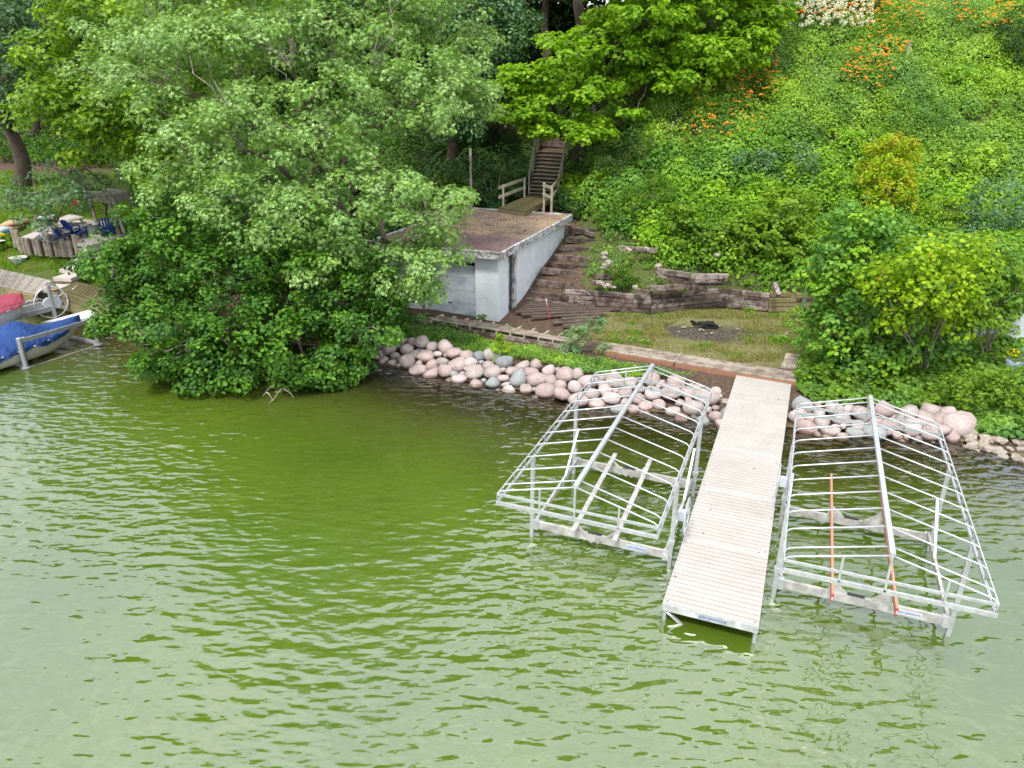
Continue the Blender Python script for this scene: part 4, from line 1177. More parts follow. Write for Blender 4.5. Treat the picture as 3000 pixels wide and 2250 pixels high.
tree('oak_tree', 'huge pale-leaved oak leaning over the boathouse and the water', 'tree', (-6.3, 33.2, 1.0), at(870, 330, y=31.5), .42, OAK, M['oak'], 11,
     leaf=.165, kind='star', dens=9.5, nl=44, rc=.50, hue=.55, hvar=.7, tbase=.6, twigs=170, limbs=16, fill=.14, droop=.35, low=-.3, flat=.55, sub=8)
# lush tree hanging over the water
LUSH = [lobe_px(*a) for a in [
    (460, 760, 27.0, 180), (640, 870, 25.6, 200), (850, 950, 25.2, 190), (1010, 880, 25.8, 170), (560, 1010, 24.6, 130), (700, 1050, 24.4, 120), (900, 1080, 24.2, 90),
    (440, 900, 26.0, 110), (385, 830, 26.6, 85), (1050, 960, 25.4, 95), (760, 740, 26.4, 190), (980, 760, 27.2, 150), (500, 660, 27.6, 100), (1085, 870, 26.4, 85), (1000, 1060, 24.6, 75), (620, 1090, 24.0, 80), (480, 1070, 24.6, 60), (960, 1120, 24.2, 50), (360, 760, 27.0, 55), (360, 930, 25.6, 60)]]
tree('linden_tree', 'dense dark green tree whose low branches hang down to the water', 'tree', (-8.6, 31.0, .5), at(760, 800, y=28.0), .34, LUSH, M['lush'], 21,
     leaf=.125, kind='broad', dens=9.5, nl=58, rc=.46, sub=7, hue=.3, hvar=.8, tbase=.55, twigs=70, limbs=14, fill=.15, low=-.75, flat=.55)
# dead twigs poking out at the water
tw = thing('dead_branch', 'bare broken branch dipping into the water under the dark green tree', 'branch', (*at(820, 1160, 0)[:2], 0))
rs_ = np.random.RandomState(2); g = []
for a, b in (((900, 1110), (770, 1160)), ((850, 1130), (790, 1180)), ((830, 1140), (860, 1165)), ((780, 1150), (800, 1175)), ((900, 1120), (850, 1150))):
    g.append(tube_geo(curve_pts(at(*a, .25), at(*b, .06), .08, rs_, 6, .12), np.linspace(.03, .01, 6), 5))
put('bare_twigs', *merge(g), M['twig'], tw)
YG = [lobe_px(*a) for a in [(300, 180, 40, 180), (480, 90, 42, 170), (230, 330, 39, 130), (330, 420, 38, 120), (450, 330, 37.5, 150), (180, 290, 39.5, 70), (330, 40, 43, 130), (600, 200, 41, 160), (500, 480, 37, 110), (640, 20, 43, 140)]]
tree('yellow_green_tree', 'bright yellow-green tree behind the oak at upper left', 'tree', (-13.5, 41.5, 2.2), at(400, 160, y=41.5), .3, YG, M['lime_leaf'], 31,
     leaf=.21, kind='broad', dens=9, nl=28, rc=.6, hue=.25, hvar=.6, tbase=.58, twigs=50, fill=.2, sub=7)
FL = [lobe_px(*a) for a in [(70, 120, 44, 130), (150, 220, 45, 100), (-20, 240, 43, 120), (110, 20, 47, 130), (20, 330, 44, 90), (-60, 60, 45, 140)]]
qb = ground_at(72, 540)
tree('oak_tree', 'big oak with a thick bare trunk at the far left edge', 'tree', tuple(qb), at(0, 240, y=qb[1] - 2), .52, FL, M['bluegreen'], 41,
     leaf=.24, kind='star', dens=9, nl=26, rc=.62, hue=.75, hvar=.5, tbase=.5, twigs=40, fill=.2, sub=7)
YO = [lobe_px(*a) for a in [(110, 560, 38, 65), (185, 592, 37, 58), (260, 560, 38, 60), (100, 640, 37, 45), (180, 510, 39, 55), (40, 590, 38, 40)]]
qb = ground_at(300, 640)
tree('young_oak', 'small crooked oak with blue-green leaves above the picnic table', 'tree', tuple(qb), at(330, 520, y=qb[1] - .4), .1, YO, M['bluegreen'], 43,
     leaf=.15, kind='star', dens=18, nl=28, rc=.38, hue=.6, hvar=.6, tbase=.5, twigs=40, fill=.15, limbs=9)
MAP = [lobe_px(*a) for a in [(1640, 230, 43.5, 130), (1560, 330, 42.5, 80), (1740, 300, 42.5, 100), (1880, 60, 44.5, 160), (2080, 50, 45.5, 170), (1810, 140, 44, 110), (2000, 200, 44, 130), (2130, 170, 44, 90), (1900, 230, 43.5, 90), (1900, -260, 46, 260), (2120, -220, 47, 200), (1880, -180, 47, 150),
                               (1520, 250, 43, 55), (1580, 375, 42.2, 45), (1700, 390, 42, 55), (2220, 60, 45, 80), (2190, 120, 44, 60), (1740, 380, 42, 40), (1850, -60, 45, 150), (2060, -80, 46, 160)]]
qb = ground_at(1690, 500)
tree('maple_tree', 'bright yellow-green maple spreading over the top of the stair', 'tree', tuple(qb), at(1790, 40, y=qb[1] - 2), .42, MAP, M['maple'], 51,
     leaf=.22, kind='broad', dens=8.0, nl=42, rc=.62, hue=.2, hvar=.5, tbase=.64, twigs=70, limbs=14, fill=.06, low=-.3, flat=.40, sub=7, subr=.40)
BG = [
    ('grey-green oak crown behind the tall post, right of the leaning oak', (1322, 520), (1350, 60), .3, [(1420, 90, 49, 110), (1370, 230, 48, 90), (1460, 200, 50, 80), (1330, 360, 47, 70), (1420, 330, 49, 70), (1480, 40, 51, 90), (1380, 20, 51, 120)], 'bluegreen', .8, .45),
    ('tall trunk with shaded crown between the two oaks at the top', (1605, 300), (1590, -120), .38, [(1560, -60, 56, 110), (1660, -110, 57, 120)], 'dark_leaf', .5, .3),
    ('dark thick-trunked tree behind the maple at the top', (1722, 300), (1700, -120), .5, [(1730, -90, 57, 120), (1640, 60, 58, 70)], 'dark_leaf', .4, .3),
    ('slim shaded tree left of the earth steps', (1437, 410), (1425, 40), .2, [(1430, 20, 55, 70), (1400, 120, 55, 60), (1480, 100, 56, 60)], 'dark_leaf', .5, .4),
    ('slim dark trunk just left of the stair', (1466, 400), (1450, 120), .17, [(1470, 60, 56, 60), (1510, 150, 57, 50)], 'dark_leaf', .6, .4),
    ('shaded tree behind the top of the yellow-green tree', (470, 420), (500, -60), .4, [(520, -30, 60, 130), (430, 40, 60, 100), (640, -40, 61, 120)], 'lush', .3, .45),
    ('slender tree behind the far left oak', (95, 400), (130, -40), .3, [(150, -40, 58, 120), (230, 30, 58, 90), (60, -60, 59, 120)], 'bluegreen', .5, .4),
    ('small tree with a bare trunk beside the slatted shelter', (352, 525), (335, 380), .16, [(330, 390, 46, 50), (390, 430, 46, 55), (420, 500, 45, 50)], 'lush', .2, .6),
    ('shaded tree behind the leaning oak, upper centre', (1180, 300), (1130, -100), .4, [(1150, -60, 55, 140), (1260, 0, 56, 110), (1020, -60, 56, 130)], 'bluegreen', .6, .45),
]
for k, (lab, bp, tp_, r_, lbs, mt, hu_, tb_) in enumerate(BG):
    qb = ground_at(*bp)
    lbs = [lobe_px(x, y, min(yy, 80), rp) for x, y, yy, rp in lbs]
    tree('woodland_tree', lab, 'tree', tuple(qb), at(tp_[0], tp_[1], y=qb[1] + .5), r_, lbs, M[mt], 60 + k, group='trees in the wood on the slope',
         leaf=.26, kind='leaf', dens=12, nl=28, rc=.8, hue=hu_, hvar=.5, tbase=tb_, twigs=25, fill=.3, width=.62)
# the wood beyond, one mass that closes the view
rs_ = np.random.RandomState(77); lobes = []
for k in range(46):
    x = -46 + k * 2.0 + rs_.uniform(-1, 1)
    for dy, h0 in ((0, 4.5), (5, 10.5), (9, 16)):
        y = 60 + dy + rs_.uniform(-2, 2) + (4 if x > 9 else 0) + max(0, -x - 12) * .25
        if 8 < x < 30 and dy == 0: y += 3
        z = T1(x, y)
        lobes.append((x, y, z + h0 + rs_.uniform(-1, 1.5), rs_.uniform(2.6, 3.8), 2.8, rs_.uniform(3.2, 4.6)))
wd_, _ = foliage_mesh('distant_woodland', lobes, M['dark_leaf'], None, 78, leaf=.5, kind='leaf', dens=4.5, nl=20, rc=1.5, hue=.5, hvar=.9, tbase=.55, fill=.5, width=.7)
tag(wd_, 'dark mass of woodland closing off the top of the slope', None, None, 'stuff')

# ------------------------------------------------------------------ ground cover on the slope
def scatter_px(polys, excl, n, seed, x0, x1, y0, y1):
    rs = np.random.RandomState(seed)
    x, y = rs.uniform(x0, x1, n), rs.uniform(y0, y1, n)
    z = T(x, y); P = np.stack([x, y, z], 1); q = to_px(P)
    ok = np.zeros(n, bool)
    for pl in polys: ok |= inpoly(q, pl)
    for pl in excl: ok &= ~inpoly(q, pl)
    return P[ok & (z > .05)]
HILL = [(1660, 620), (1650, 480), (1700, 300), (1600, 100), (2000, -20), (3100, -150), (3100, 1000), (2700, 980), (2480, 900), (2420, 860), (2130, 800), (1960, 775), (1850, 720), (1790, 690), (1740, 670), (1700, 640)]
MID = [(1180, 700), (1180, -100), (1760, -100), (1760, 500), (1720, 620), (1690, 660), (1640, 640), (1560, 560), (1450, 640), (1400, 620), (1370, 600), (1250, 620)]
LEFT = [(-100, -100), (1250, -100), (1250, 640), (1000, 640), (600, 700), (420, 720), (380, 560), (420, 500), (-100, 480)]
STAIR = [(1545, 620), (1590, 400), (1664, 400), (1642, 605)]
PATHX = [(1440, 430), (1440, 320), (1520, 320), (1690, 395), (1690, 430), (1560, 420)]
def cover_obj(name, label, P, mat, seed, leaf, kind, h, tb, hu, hv, width=.7, relief=.9, hs=2.2):
    rs = np.random.RandomState(seed); n = len(P)
    mound = vnoise(P[:, 0], P[:, 1], 1.1, 3) ** 1.5 * relief + vnoise(P[:, 0], P[:, 1], .35, 7) * .25
    u_ = rs.rand(n) ** .45
    Q = P.copy(); Q[:, 2] += mound * h * u_ + .02 + rs.rand(n) * .05
    e = .25
    gxn = (vnoise(P[:, 0] + e, P[:, 1], 1.1, 3) ** 1.5 - vnoise(P[:, 0] - e, P[:, 1], 1.1, 3) ** 1.5) * relief / (2 * e)
    gyn = (vnoise(P[:, 0], P[:, 1] + e, 1.1, 3) ** 1.5 - vnoise(P[:, 0], P[:, 1] - e, 1.1, 3) ** 1.5) * relief / (2 * e)
    N = unit(np.stack([-gxn * h, -gyn * h - .25, np.full(n, .9)], 1) + rs.randn(n, 3) * .42)
    pv = vnoise(P[:, 0], P[:, 1], hs, 21); pt = vnoise(P[:, 0], P[:, 1], hs * .6, 33)
    tint = np.clip(tb + (pt - .5) * .9 + (rs.rand(n) - .5) * .55, 0, 1)
    hue = np.clip(hu + (pv - .5) * hv * 3 + (rs.rand(n) - .5) * .2, 0, 1)
    sz = leaf * rs.uniform(.6, 1.3, n) * (.75 + .6 * vnoise(P[:, 0], P[:, 1], 1.7, 55))
    V, Fs = make_leaves(kind, Q, N, sz, rs, width, .2)
    kv = KV[kind]
    o = put(name, V, Fs, mat, None, attrs={'tint': np.repeat(tint, kv), 'hue': np.repeat(hue, kv)})
    return tag(o, label, None, None, 'stuff')
def dome_cover(name, label, polys, excl, ncen, seed, box_, mat, leaf, nl, rmin, rmax, tb=.5, hu=.45, hv=.9, hgt=.75, hs=2.6, kinds=('leaf',), width=.66):
    """undergrowth: many small leafy mounds standing close together, dark gaps between them"""
    rs = np.random.RandomState(seed)
    Cn = scatter_px(polys, excl, ncen, seed, *box_)
    n = len(Cn); R = rmin + (rmax - rmin) * rs.rand(n) ** 2.2
    Cn[:, 2] += vnoise(Cn[:, 0], Cn[:, 1], 1.6, 3) * .5 - .12
    hue_c = np.clip(hu + (vnoise(Cn[:, 0], Cn[:, 1], hs, 21) - .5) * hv * 2.6 + (rs.rand(n) - .5) * .35, 0, 1)
    tint_c = tb + (vnoise(Cn[:, 0], Cn[:, 1], hs * .5, 33) - .5) * .9 + (rs.rand(n) - .5) * .3
    fine = rs.rand(n) * .6 + .65
    cnt = np.maximum(8, (nl * (R / .4) ** 2 / fine ** 1.6)).astype(int)
    idx = np.repeat(np.arange(n), cnt); m_ = len(idx)
    d = unit(rs.randn(m_, 3) + [0, 0, .5]); d[:, 2] = np.abs(d[:, 2]) - .15
    r = rs.uniform(.3, 1.05, m_) ** .5
    P = Cn[idx] + d * (r * R[idx])[:, None] * [1, 1, hgt * 1.3]
    N = unit(d * .8 + [0, -.15, .55] + rs.randn(m_, 3) * .42)
    tint = np.clip(tint_c[idx] + (rs.rand(m_) - .5) * .5, 0, 1); hue = np.clip(hue_c[idx] + (rs.rand(m_) - .5) * .2, 0, 1)
    sz = leaf * fine[idx] * rs.uniform(.7, 1.3, m_)
    V, Fs = leaf_geo(P, N, sz, width, rs, .22)
    o = put(name, V, Fs, mat, None, attrs={'tint': np.repeat(tint, 4), 'hue': np.repeat(hue, 4)})
    return tag(o, label, None, None, 'stuff')
LOWH = [(1700, 640), (1660, 560), (1800, 470), (2000, 440), (2250, 400), (2500, 430), (2800, 560), (3100, 640), (3100, 1000), (2700, 980), (2480, 900), (2420, 860), (2130, 800), (1960, 775), (1850, 720), (1790, 690), (1740, 670)]
dome_cover('hillside_undergrowth', 'tangled bright green undergrowth over the upper right slope', [HILL], [STAIR, LOWH], 8200, 5, (3, 36, 32, 62), M['cover'], .14, 56, .22, 1.05, .55, hgt=.95)
dome_cover('slope_brambles', 'tall broad-leaved brambles and weeds spilling down the lower right slope', [LOWH], [STAIR], 3300, 15, (3, 30, 30, 52), M['bramble'], .175, 44, .3, 1.15, .52, .4, 1.0, .95, 2.2, width=.85)
BED = [(1735, 850), (1720, 760), (1760, 700), (1860, 720), (2130, 790), (2330, 860), (2420, 880), (2250, 872), (2110, 855), (1905, 872), (1800, 870)]
dome_cover('bed_weeds', 'straggling weeds in the bed above the sleeper wall', [BED], [], 3600, 6, (1, 18, 30, 40), M['cover'], .10, 26, .12, .34, .5, .7, .6, .6, 1.2)
FRONT = [(1165, 930), (1250, 925), (1440, 955), (1480, 955), (1560, 985), (1640, 1000), (1560, 1000), (1250, 955), (1160, 945)]
dome_cover('doorstep_weeds', 'grassy weeds between the boathouse and the broken walkway', [FRONT], [], 5200, 16, (-8, 4, 27, 34), M['cover'], .085, 20, .08, .22, .5, .6, .6, .7, 1.2)
UNDER = [(250, 700), (420, 640), (1200, 640), (1200, 960), (1120, 1010), (1100, 1040), (350, 900)]
dome_cover('shaded_bank_plants', 'dark leafy plants on the bank under the leaning trees', [UNDER], [], 2600, 7, (-26, -3, 27, 46), M['lush'], .15, 40, .3, .7, .4, .5)
Pm = scatter_px([MID], [STAIR, PATHX], 150000, 8, -9, 8, 40, 60)
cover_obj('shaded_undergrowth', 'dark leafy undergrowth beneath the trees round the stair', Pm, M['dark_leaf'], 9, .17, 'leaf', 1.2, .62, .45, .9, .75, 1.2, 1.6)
Pl = scatter_px([LEFT], [], 120000, 12, -40, -6, 42, 68)
cover_obj('woodland_undergrowth', 'green undergrowth on the wooded slope at the left', Pl, M['lush'], 13, .19, 'leaf', 1.0, .5, .4, .9, .7, 1.2, 2.4)

# ------------------------------------------------------------------ shrubs: name, label, lobes (px, py, rpx), material, options
def shrub(name, label, lb, mat, seed, cat='bush', group=None, up=.0, yoff=0, **kw):
    qb = ground_at(*lb[0][:2]) if up == 0 else ground_at(lb[0][0], lb[0][1] + up)
    lobes = []
    for (px, py, rp) in lb:
        q = ground_at(px, py) if up == 0 else at(px, py, y=qb[1] + yoff)
        c = np.array(q, float); dist = np.linalg.norm(c - CPOS); r = rp * dist / F_PX
        lobes.append((c[0], c[1], c[2] + (.25 * r if up == 0 else 0), r, r, r * .8))
    th_ = thing(name, label, cat, (qb[0], qb[1], qb[2]), group)
    foliage_mesh('leaves', lobes, M[mat], th_, seed, **{**dict(leaf=.13, kind='leaf', dens=30, nl=26, rc=.3, fill=.3, width=.65), **kw})
    rs = np.random.RandomState(seed); g = []
    for lb_ in lobes:
        g.append(tube_geo(curve_pts((qb[0] + rs.uniform(-.1, .1), qb[1], qb[2] - .1), lb_[:3], .1, rs, 5, .1), np.linspace(.035, .012, 5), 5))
    put('stems', *merge(g), M['twig'], th_)
    return th_
shrub('golden_sapling', 'yellow and gold leaved sapling standing out on the right slope', [(2600, 540, 60), (2560, 510, 45), (2640, 520, 45), (2600, 470, 50), (2560, 440, 28), (2655, 450, 30), (2665, 425, 22), (2610, 420, 30), (2580, 585, 50), (2640, 580, 40)], 'gold', 101, 'sapling', up=100, leaf=.15, hue=.25, hvar=.6, dens=40, kind='leaf', tbase=.5)
shrub('yellow_green_bush', 'feathery yellow-green bush below the golden sapling', [(2780, 640, 70), (2850, 670, 60), (2740, 690, 50)], 'lime_leaf', 102, up=60, hue=.1, tbase=.75)
shrub('dark_bush', 'dark grey-green bush at the right edge, halfway up the slope', [(2950, 610, 90), (2890, 660, 60), (3000, 700, 90)], 'bluegreen', 103, up=110, hue=.5, tbase=.5)
shrub('evergreen_shrub', 'dark evergreen shrub at the top right edge', [(2985, 150, 60), (3010, 80, 60), (2990, 210, 45)], 'dark_leaf', 104, up=40, hue=.2, tbase=.4)
shrub('round_leaved_bush', 'bright heart-leaved bush above the tumbled sleepers', [(2060, 720, 70), (2010, 690, 60), (2110, 700, 50), (1990, 640, 50)], 'lime_leaf', 105, up=45, kind='broad', leaf=.15, tbase=.55, hue=.4)
shrub('round_leaved_bush', 'large vine-covered bush over the right end of the sleeper wall', [(2260, 690, 90), (2350, 740, 90), (2200, 750, 60), (2300, 620, 80), (2400, 800, 70), (2180, 690, 60)], 'lime_leaf', 106, up=60, kind='broad', leaf=.16, tbase=.6, hue=.3)
shrub('dark_bush', 'dark bush right of the stair foot', [(1800, 480, 60), (1850, 440, 60), (1760, 560, 50), (1870, 520, 50)], 'dark_leaf', 107, up=50, hue=.5, tbase=.7)
shrub('green_bush', 'mid-green bush on the slope right of the landing', [(1860, 600, 60), (1920, 560, 60), (1800, 640, 45), (1960, 620, 50)], 'lime_leaf', 108, up=50, hue=.8, tbase=.4)
shrub('dark_bush', 'dark leafy bush behind the tall thin post', [(1440, 540, 60), (1400, 480, 55), (1480, 480, 60), (1350, 500, 50)], 'dark_leaf', 109, up=60, hue=.1, tbase=.75)
shrub('blue_green_bush', 'blue-green bush in the middle of the right slope', [(2330, 470, 60), (2390, 500, 50), (2290, 520, 50)], 'bluegreen', 110, up=50, hue=.9, tbase=.7)
shrub('green_bush', 'rounded green bush directly below the grey slope post', [(2700, 330, 60), (2640, 350, 45), (2760, 360, 50)], 'cover', 111, up=40, hue=.9, tbase=.3)
shrub('flowering_hydrangea', 'white flowering hydrangea bush on top of the slope', [(2370, 30, 70), (2450, 20, 70), (2330, 5, 60), (2520, 10, 50)], 'dark_leaf', 112, up=30, hue=.6, tbase=.7)
# white flower heads of that hydrangea
rs_ = np.random.RandomState(8)
hyd = bpy.data.objects['flowering_hydrangea']
fp = []
for _ in range(230):
    px, py = rs_.uniform(2280, 2560), rs_.uniform(-20, 75) 
    q = ground_at(2370, 60); c = at(px, py, y=q[1] - 2.5 - rs_.uniform(0, .4)); fp.append(c)
fp = np.array(fp); idx = np.repeat(np.arange(len(fp)), 16)
Pf = fp[idx] + unit(rs_.randn(len(idx), 3)) * .10
V, Fs = leaf_geo(Pf, unit(Pf - fp[idx] + [0, -.03, .04]), .08, .9, rs_)
put('flower_heads', V, Fs, M['whitefl'], hyd, attrs={'tint': np.repeat(rs_.rand(len(Pf)), 4), 'hue': np.zeros(len(Pf) * 4)})

shrub('tall_weeds', 'pale green tall weeds between the golden sapling and the right edge', [(2800, 480, 50), (2860, 500, 50), (2750, 520, 40), (2900, 460, 40)], 'cover', 113, up=40, hue=.0, tbase=.7, leaf=.16)
shrub('tall_weeds', 'bright tall weeds left of the golden sapling', [(2470, 560, 50), (2420, 590, 45), (2510, 610, 45), (2450, 520, 35)], 'bramble', 114, up=50, hue=.1, tbase=.6, leaf=.16)
shrub('tall_weeds', 'dark tall weeds just under the drift of daylilies', [(2150, 480, 45), (2210, 500, 45), (2250, 460, 35)], 'bluegreen', 115, up=40, hue=.7, tbase=.5, leaf=.15)
shrub('leafy_sapling', 'bright young sapling near the top right corner of the slope', [(2800, 230, 35), (2820, 200, 28), (2780, 260, 30), (2840, 240, 25)], 'bramble', 116, 'sapling', up=50, hue=.2, tbase=.65, leaf=.16)
for k, (lab, pts_) in enumerate([('trailing weed spilling over the left end of the sleeper wall', [(1760, 850, 16), (1780, 862, 14)]), ('weed tuft growing through the middle of the sleeper wall', [(2030, 858, 18), (2060, 850, 16), (2010, 850, 12)]),
                                 ('vine hanging over the sleeper wall near its right end', [(2230, 850, 24), (2260, 868, 22), (2200, 842, 20), (2275, 890, 16)]), ('weeds at the foot of the sleeper wall, right of centre', [(2170, 905, 18), (2200, 912, 16), (2140, 905, 12)]),
                                 ('leafy plants crowding the right end of the terrace', [(2330, 940, 34), (2370, 975, 34), (2300, 960, 24), (2390, 930, 30), (2290, 1000, 18)]), ('rank weeds along the back edge of the walkway', [(1850, 1000, 16), (1900, 1010, 15), (1800, 992, 14)])]):
    shrub('wall_weed', lab, pts_, 'bramble', 150 + k, 'plant', leaf=.095, rc=.18, dens=90, nl=18, tbase=.5, hue=.35, hvar=.8)
# thicket at the right of the dock
shrub('vine_thicket', 'broad vine-draped thicket between the dock head and the right edge', [(2560, 880, 130), (2450, 830, 90), (2680, 830, 120), (2780, 790, 110), (2560, 1000, 110), (2440, 980, 90), (2680, 960, 110), (2860, 860, 100), (2480, 760, 80), (2640, 740, 90), (2520, 660, 80), (2900, 780, 80), (2450, 1080, 80), (2600, 1090, 80), (2740, 1060, 80)], 'bramble', 121, up=190, kind='broad', leaf=.14, hue=.75, hvar=.9, tbase=.5, dens=26, rc=.4, nl=34, fill=.35)
shrub('grape_vine', 'yellow-green large-leaved vine over the top of the thicket', [(2700, 830, 80), (2620, 870, 60), (2780, 860, 70), (2700, 760, 70), (2820, 780, 60), (2640, 940, 45), (2770, 940, 45), (2580, 800, 40), (2860, 740, 55)], 'gold', 122, 'vine', up=260, yoff=-1.3, kind='broad', leaf=.135, hue=.0, hvar=.12, tbase=.36, dens=26, rc=.42, nl=26, fill=.05)
shrub('willow_shrub', 'narrow-leaved willow-like shrub drooping at the right edge', [(2890, 870, 60), (2950, 860, 60), (2920, 930, 55), (2860, 940, 45), (2970, 790, 60), (2900, 800, 50)], 'lime_leaf', 123, up=170, yoff=-1.0, kind='star', leaf=.2, hue=.4, tbase=.7, droop=.8, dens=22)
shrub('shore_bush', 'bright green leafy bush on the bank at the right edge', [(2880, 1150, 60), (2950, 1180, 70), (2850, 1210, 45), (2990, 1130, 60), (2920, 1230, 45), (2790, 1130, 30)], 'lime_leaf', 124, up=40, hue=.3, tbase=.5, leaf=.14, dens=40)
shrub('shore_bush', 'round-leaved green creeper above the boulders right of the dock', [(2400, 1130, 45), (2460, 1140, 45), (2360, 1100, 35), (2530, 1150, 45), (2600, 1150, 40), (2670, 1120, 40)], 'lime_leaf', 125, kind='broad', hue=.5, tbase=.45, leaf=.14, dens=40)

# ------------------------------------------------------------------ daylilies and small flowers
def flowers(name, label, cat, cx, cy, rx, ry, n, mat, seed, size=.15, h=.75, petals=5, blades=True, group=None, fh=.35, slant=0):
    rs = np.random.RandomState(seed); q0 = ground_at(cx, cy)
    th_ = thing(name, label, cat, tuple(q0), group)
    P = []
    for _ in range(n):
        a, r = rs.uniform(0, 6.28), rs.uniform(0, 1) ** .5
        q = ground_at(cx + math.cos(a) * r * rx, cy + math.sin(a) * r * ry + slant * math.cos(a) * r); P.append(q)
    P = np.array(P)
    hd = P + np.stack([rs.uniform(-.1, .1, n), rs.uniform(-.1, .1, n), h * rs.uniform(.75, 1.15, n)], 1)
    idx = np.repeat(np.arange(n), petals)
    az = np.tile(np.arange(petals) * 6.283 / petals, n) + rs.rand(n)[idx] * 3
    d = unit(np.stack([np.cos(az), np.sin(az) - .35, np.full(len(az), .45)], 1))
    nn = unit(np.cross(d, np.cross([0, 0, 1.0], d)) + 1e-3)
    w = np.cross(nn, d); c = hd[idx]
    V = np.stack([c, c + d * size * .6 + w * size * .28, c + d * size, c + d * size * .6 - w * size * .28], 1).reshape(-1, 3)
    i_ = np.arange(len(idx))[:, None] * 4
    fl_ = put('flowers', V, [np.concatenate([i_ + [[0, 1, 2]], i_ + [[0, 2, 3]]])], M[mat], th_, attrs={'tint': np.repeat(rs.rand(len(idx)), 4), 'hue': np.zeros(len(idx) * 4)})
    fl_['kind'] = 'stuff'
    if blades:
        nb = n * 16; bi = rs.randint(0, n, nb)
        b0 = P[bi] + np.concatenate([rs.uniform(-.2, .2, (nb, 2)), np.zeros((nb, 1))], 1)
        a = rs.uniform(0, 6.28, nb); ln = rs.uniform(.35, .8, nb)[:, None]
        dd = np.stack([np.cos(a) * .45, np.sin(a) * .45, np.ones(nb)], 1); ww = np.stack([-np.sin(a), np.cos(a), np.zeros(nb)], 1) * .02
        mid = b0 + dd * ln * .6; tip = b0 + dd * ln + np.stack([np.cos(a), np.sin(a), -.6 * np.ones(nb)], 1) * ln * .35
        V = np.stack([b0 - ww, b0 + ww, mid + ww, mid - ww, tip], 1).reshape(-1, 3); i_ = np.arange(nb)[:, None] * 5
        o = put('blades', V, [i_ + [[0, 1, 2, 3]], i_ + [[3, 2, 4]]], M['grass'], th_, attrs={'tint': np.repeat(rs.rand(nb), 5), 'hue': np.zeros(nb * 5)}); o['kind'] = 'stuff'
    return th_
DL_ = [('orange daylilies along the brick wall at the top of the slope', 2330, 85, 90, 24, 60), ('orange daylilies below the hydrangea on the hilltop', 2480, 65, 90, 30, 60), ('loose orange daylilies right of the hydrangea', 2630, 35, 80, 35, 26), ('orange daylilies near the top right corner', 2880, 105, 75, 30, 46),
       ('few orange daylilies at the upper right margin', 2820, 30, 70, 25, 12), ('orange daylilies just left of the grey slope post', 2560, 215, 60, 30, 26), ('orange daylilies below left of the grey slope post', 2530, 270, 55, 40, 40),
       ('large drift of orange daylilies beside the maple', 2190, 300, 65, 50, 70), ('thin stand of orange daylilies lower in the drift', 2120, 400, 75, 50, 26), ('sparse orange daylilies at the foot of the drift', 2060, 445, 45, 22, 14), ('scattered orange daylilies between maple and drift', 2120, 255, 60, 30, 10),
       ('orange daylilies directly under the hydrangea', 2420, 112, 80, 16, 34), ('orange daylilies above the grey slope post', 2660, 95, 70, 18, 22), ('sparse orange daylilies left of the grey post, high on the slope', 2560, 125, 60, 22, 16)]
for k, (lab, cx, cy, rx, ry, n) in enumerate(DL_):
    flowers('daylily_clump', lab, 'flowers', cx, cy, rx * 1.5, ry * 1.5, int(n * 1.25), 'orange', 200 + k, .175, 1.5, group='orange daylilies on the slope')
rs_ = np.random.RandomState(91)
Pw = scatter_px([HILL], [], 9000, 92, 8, 29, 36, 58)
keep = vnoise(Pw[:, 0], Pw[:, 1], 2.0, 70) > .58
Pw = Pw[keep][::2]; n = len(Pw); Q = Pw + [0, 0, .0]; Q[:, 2] += .55 + rs_.rand(n) * .35
V, Fs = leaf_geo(Q, unit(rs_.randn(n, 3) * .4 + [0, -.6, .8]), .075, .9, rs_)
o = put('slope_wildflowers', V, Fs, M['whitefl'], attrs={'tint': np.repeat(rs_.rand(n), 4), 'hue': np.repeat((rs_.rand(n) > .45) * 1.0, 4)})
tag(o, 'tiny white and mauve wildflowers in the undergrowth', None, None, 'stuff')

# ------------------------------------------------------------------ grass and weeds
def blades(name, label, P, seed, h, w=.012, straw=.3, mat='grass', tb=.5, wet=0):
    rs = np.random.RandomState(seed); n = len(P)
    a = rs.uniform(0, 6.28, n); hh_ = (h * rs.uniform(.5, 1.3, n) * (.5 + vnoise(P[:, 0], P[:, 1], .6, 5)))[:, None]
    ww = np.stack([-np.sin(a), np.cos(a), np.zeros(n)], 1) * w
    lean = np.stack([np.cos(a), np.sin(a), np.zeros(n)], 1) * rs.uniform(.1, .6, n)[:, None]
    mid = P + ([0, 0, 1.0] + lean * .4) * hh_ * .6; tip = P + ([0, 0, .95] + lean * 1.3) * hh_
    V = np.stack([P - ww, P + ww, mid + ww * .8, mid - ww * .8, tip], 1).reshape(-1, 3); i_ = np.arange(n)[:, None] * 5
    pt = vnoise(P[:, 0], P[:, 1], 1.1, 41)
    hue = np.clip((pt < straw + .12) * .9 * (rs.rand(n) < .75) + rs.rand(n) * .15, 0, 1)
    tint = np.clip(tb + (rs.rand(n) - .5) * .8, 0, 1)
    o = put(name, V, [i_ + [[0, 1, 2, 3]], i_ + [[3, 2, 4]]], M[mat], attrs={'tint': np.repeat(tint, 5), 'hue': np.repeat(hue, 5)})
    return tag(o, label, None, None, 'stuff')
FIRE = [(1940, 962), (1990, 940), (2090, 932), (2160, 950), (2180, 972), (2120, 1000), (2030, 1012), (1975, 990)]
TG = [(1735, 925), (1905, 918), (2110, 895), (2260, 908), (2420, 905), (2400, 1050), (2290, 1060), (2100, 1065), (1765, 1003), (1690, 985)]
Pt = scatter_px([TG], [FIRE], 190000, 31, 0, 16, 25, 34)
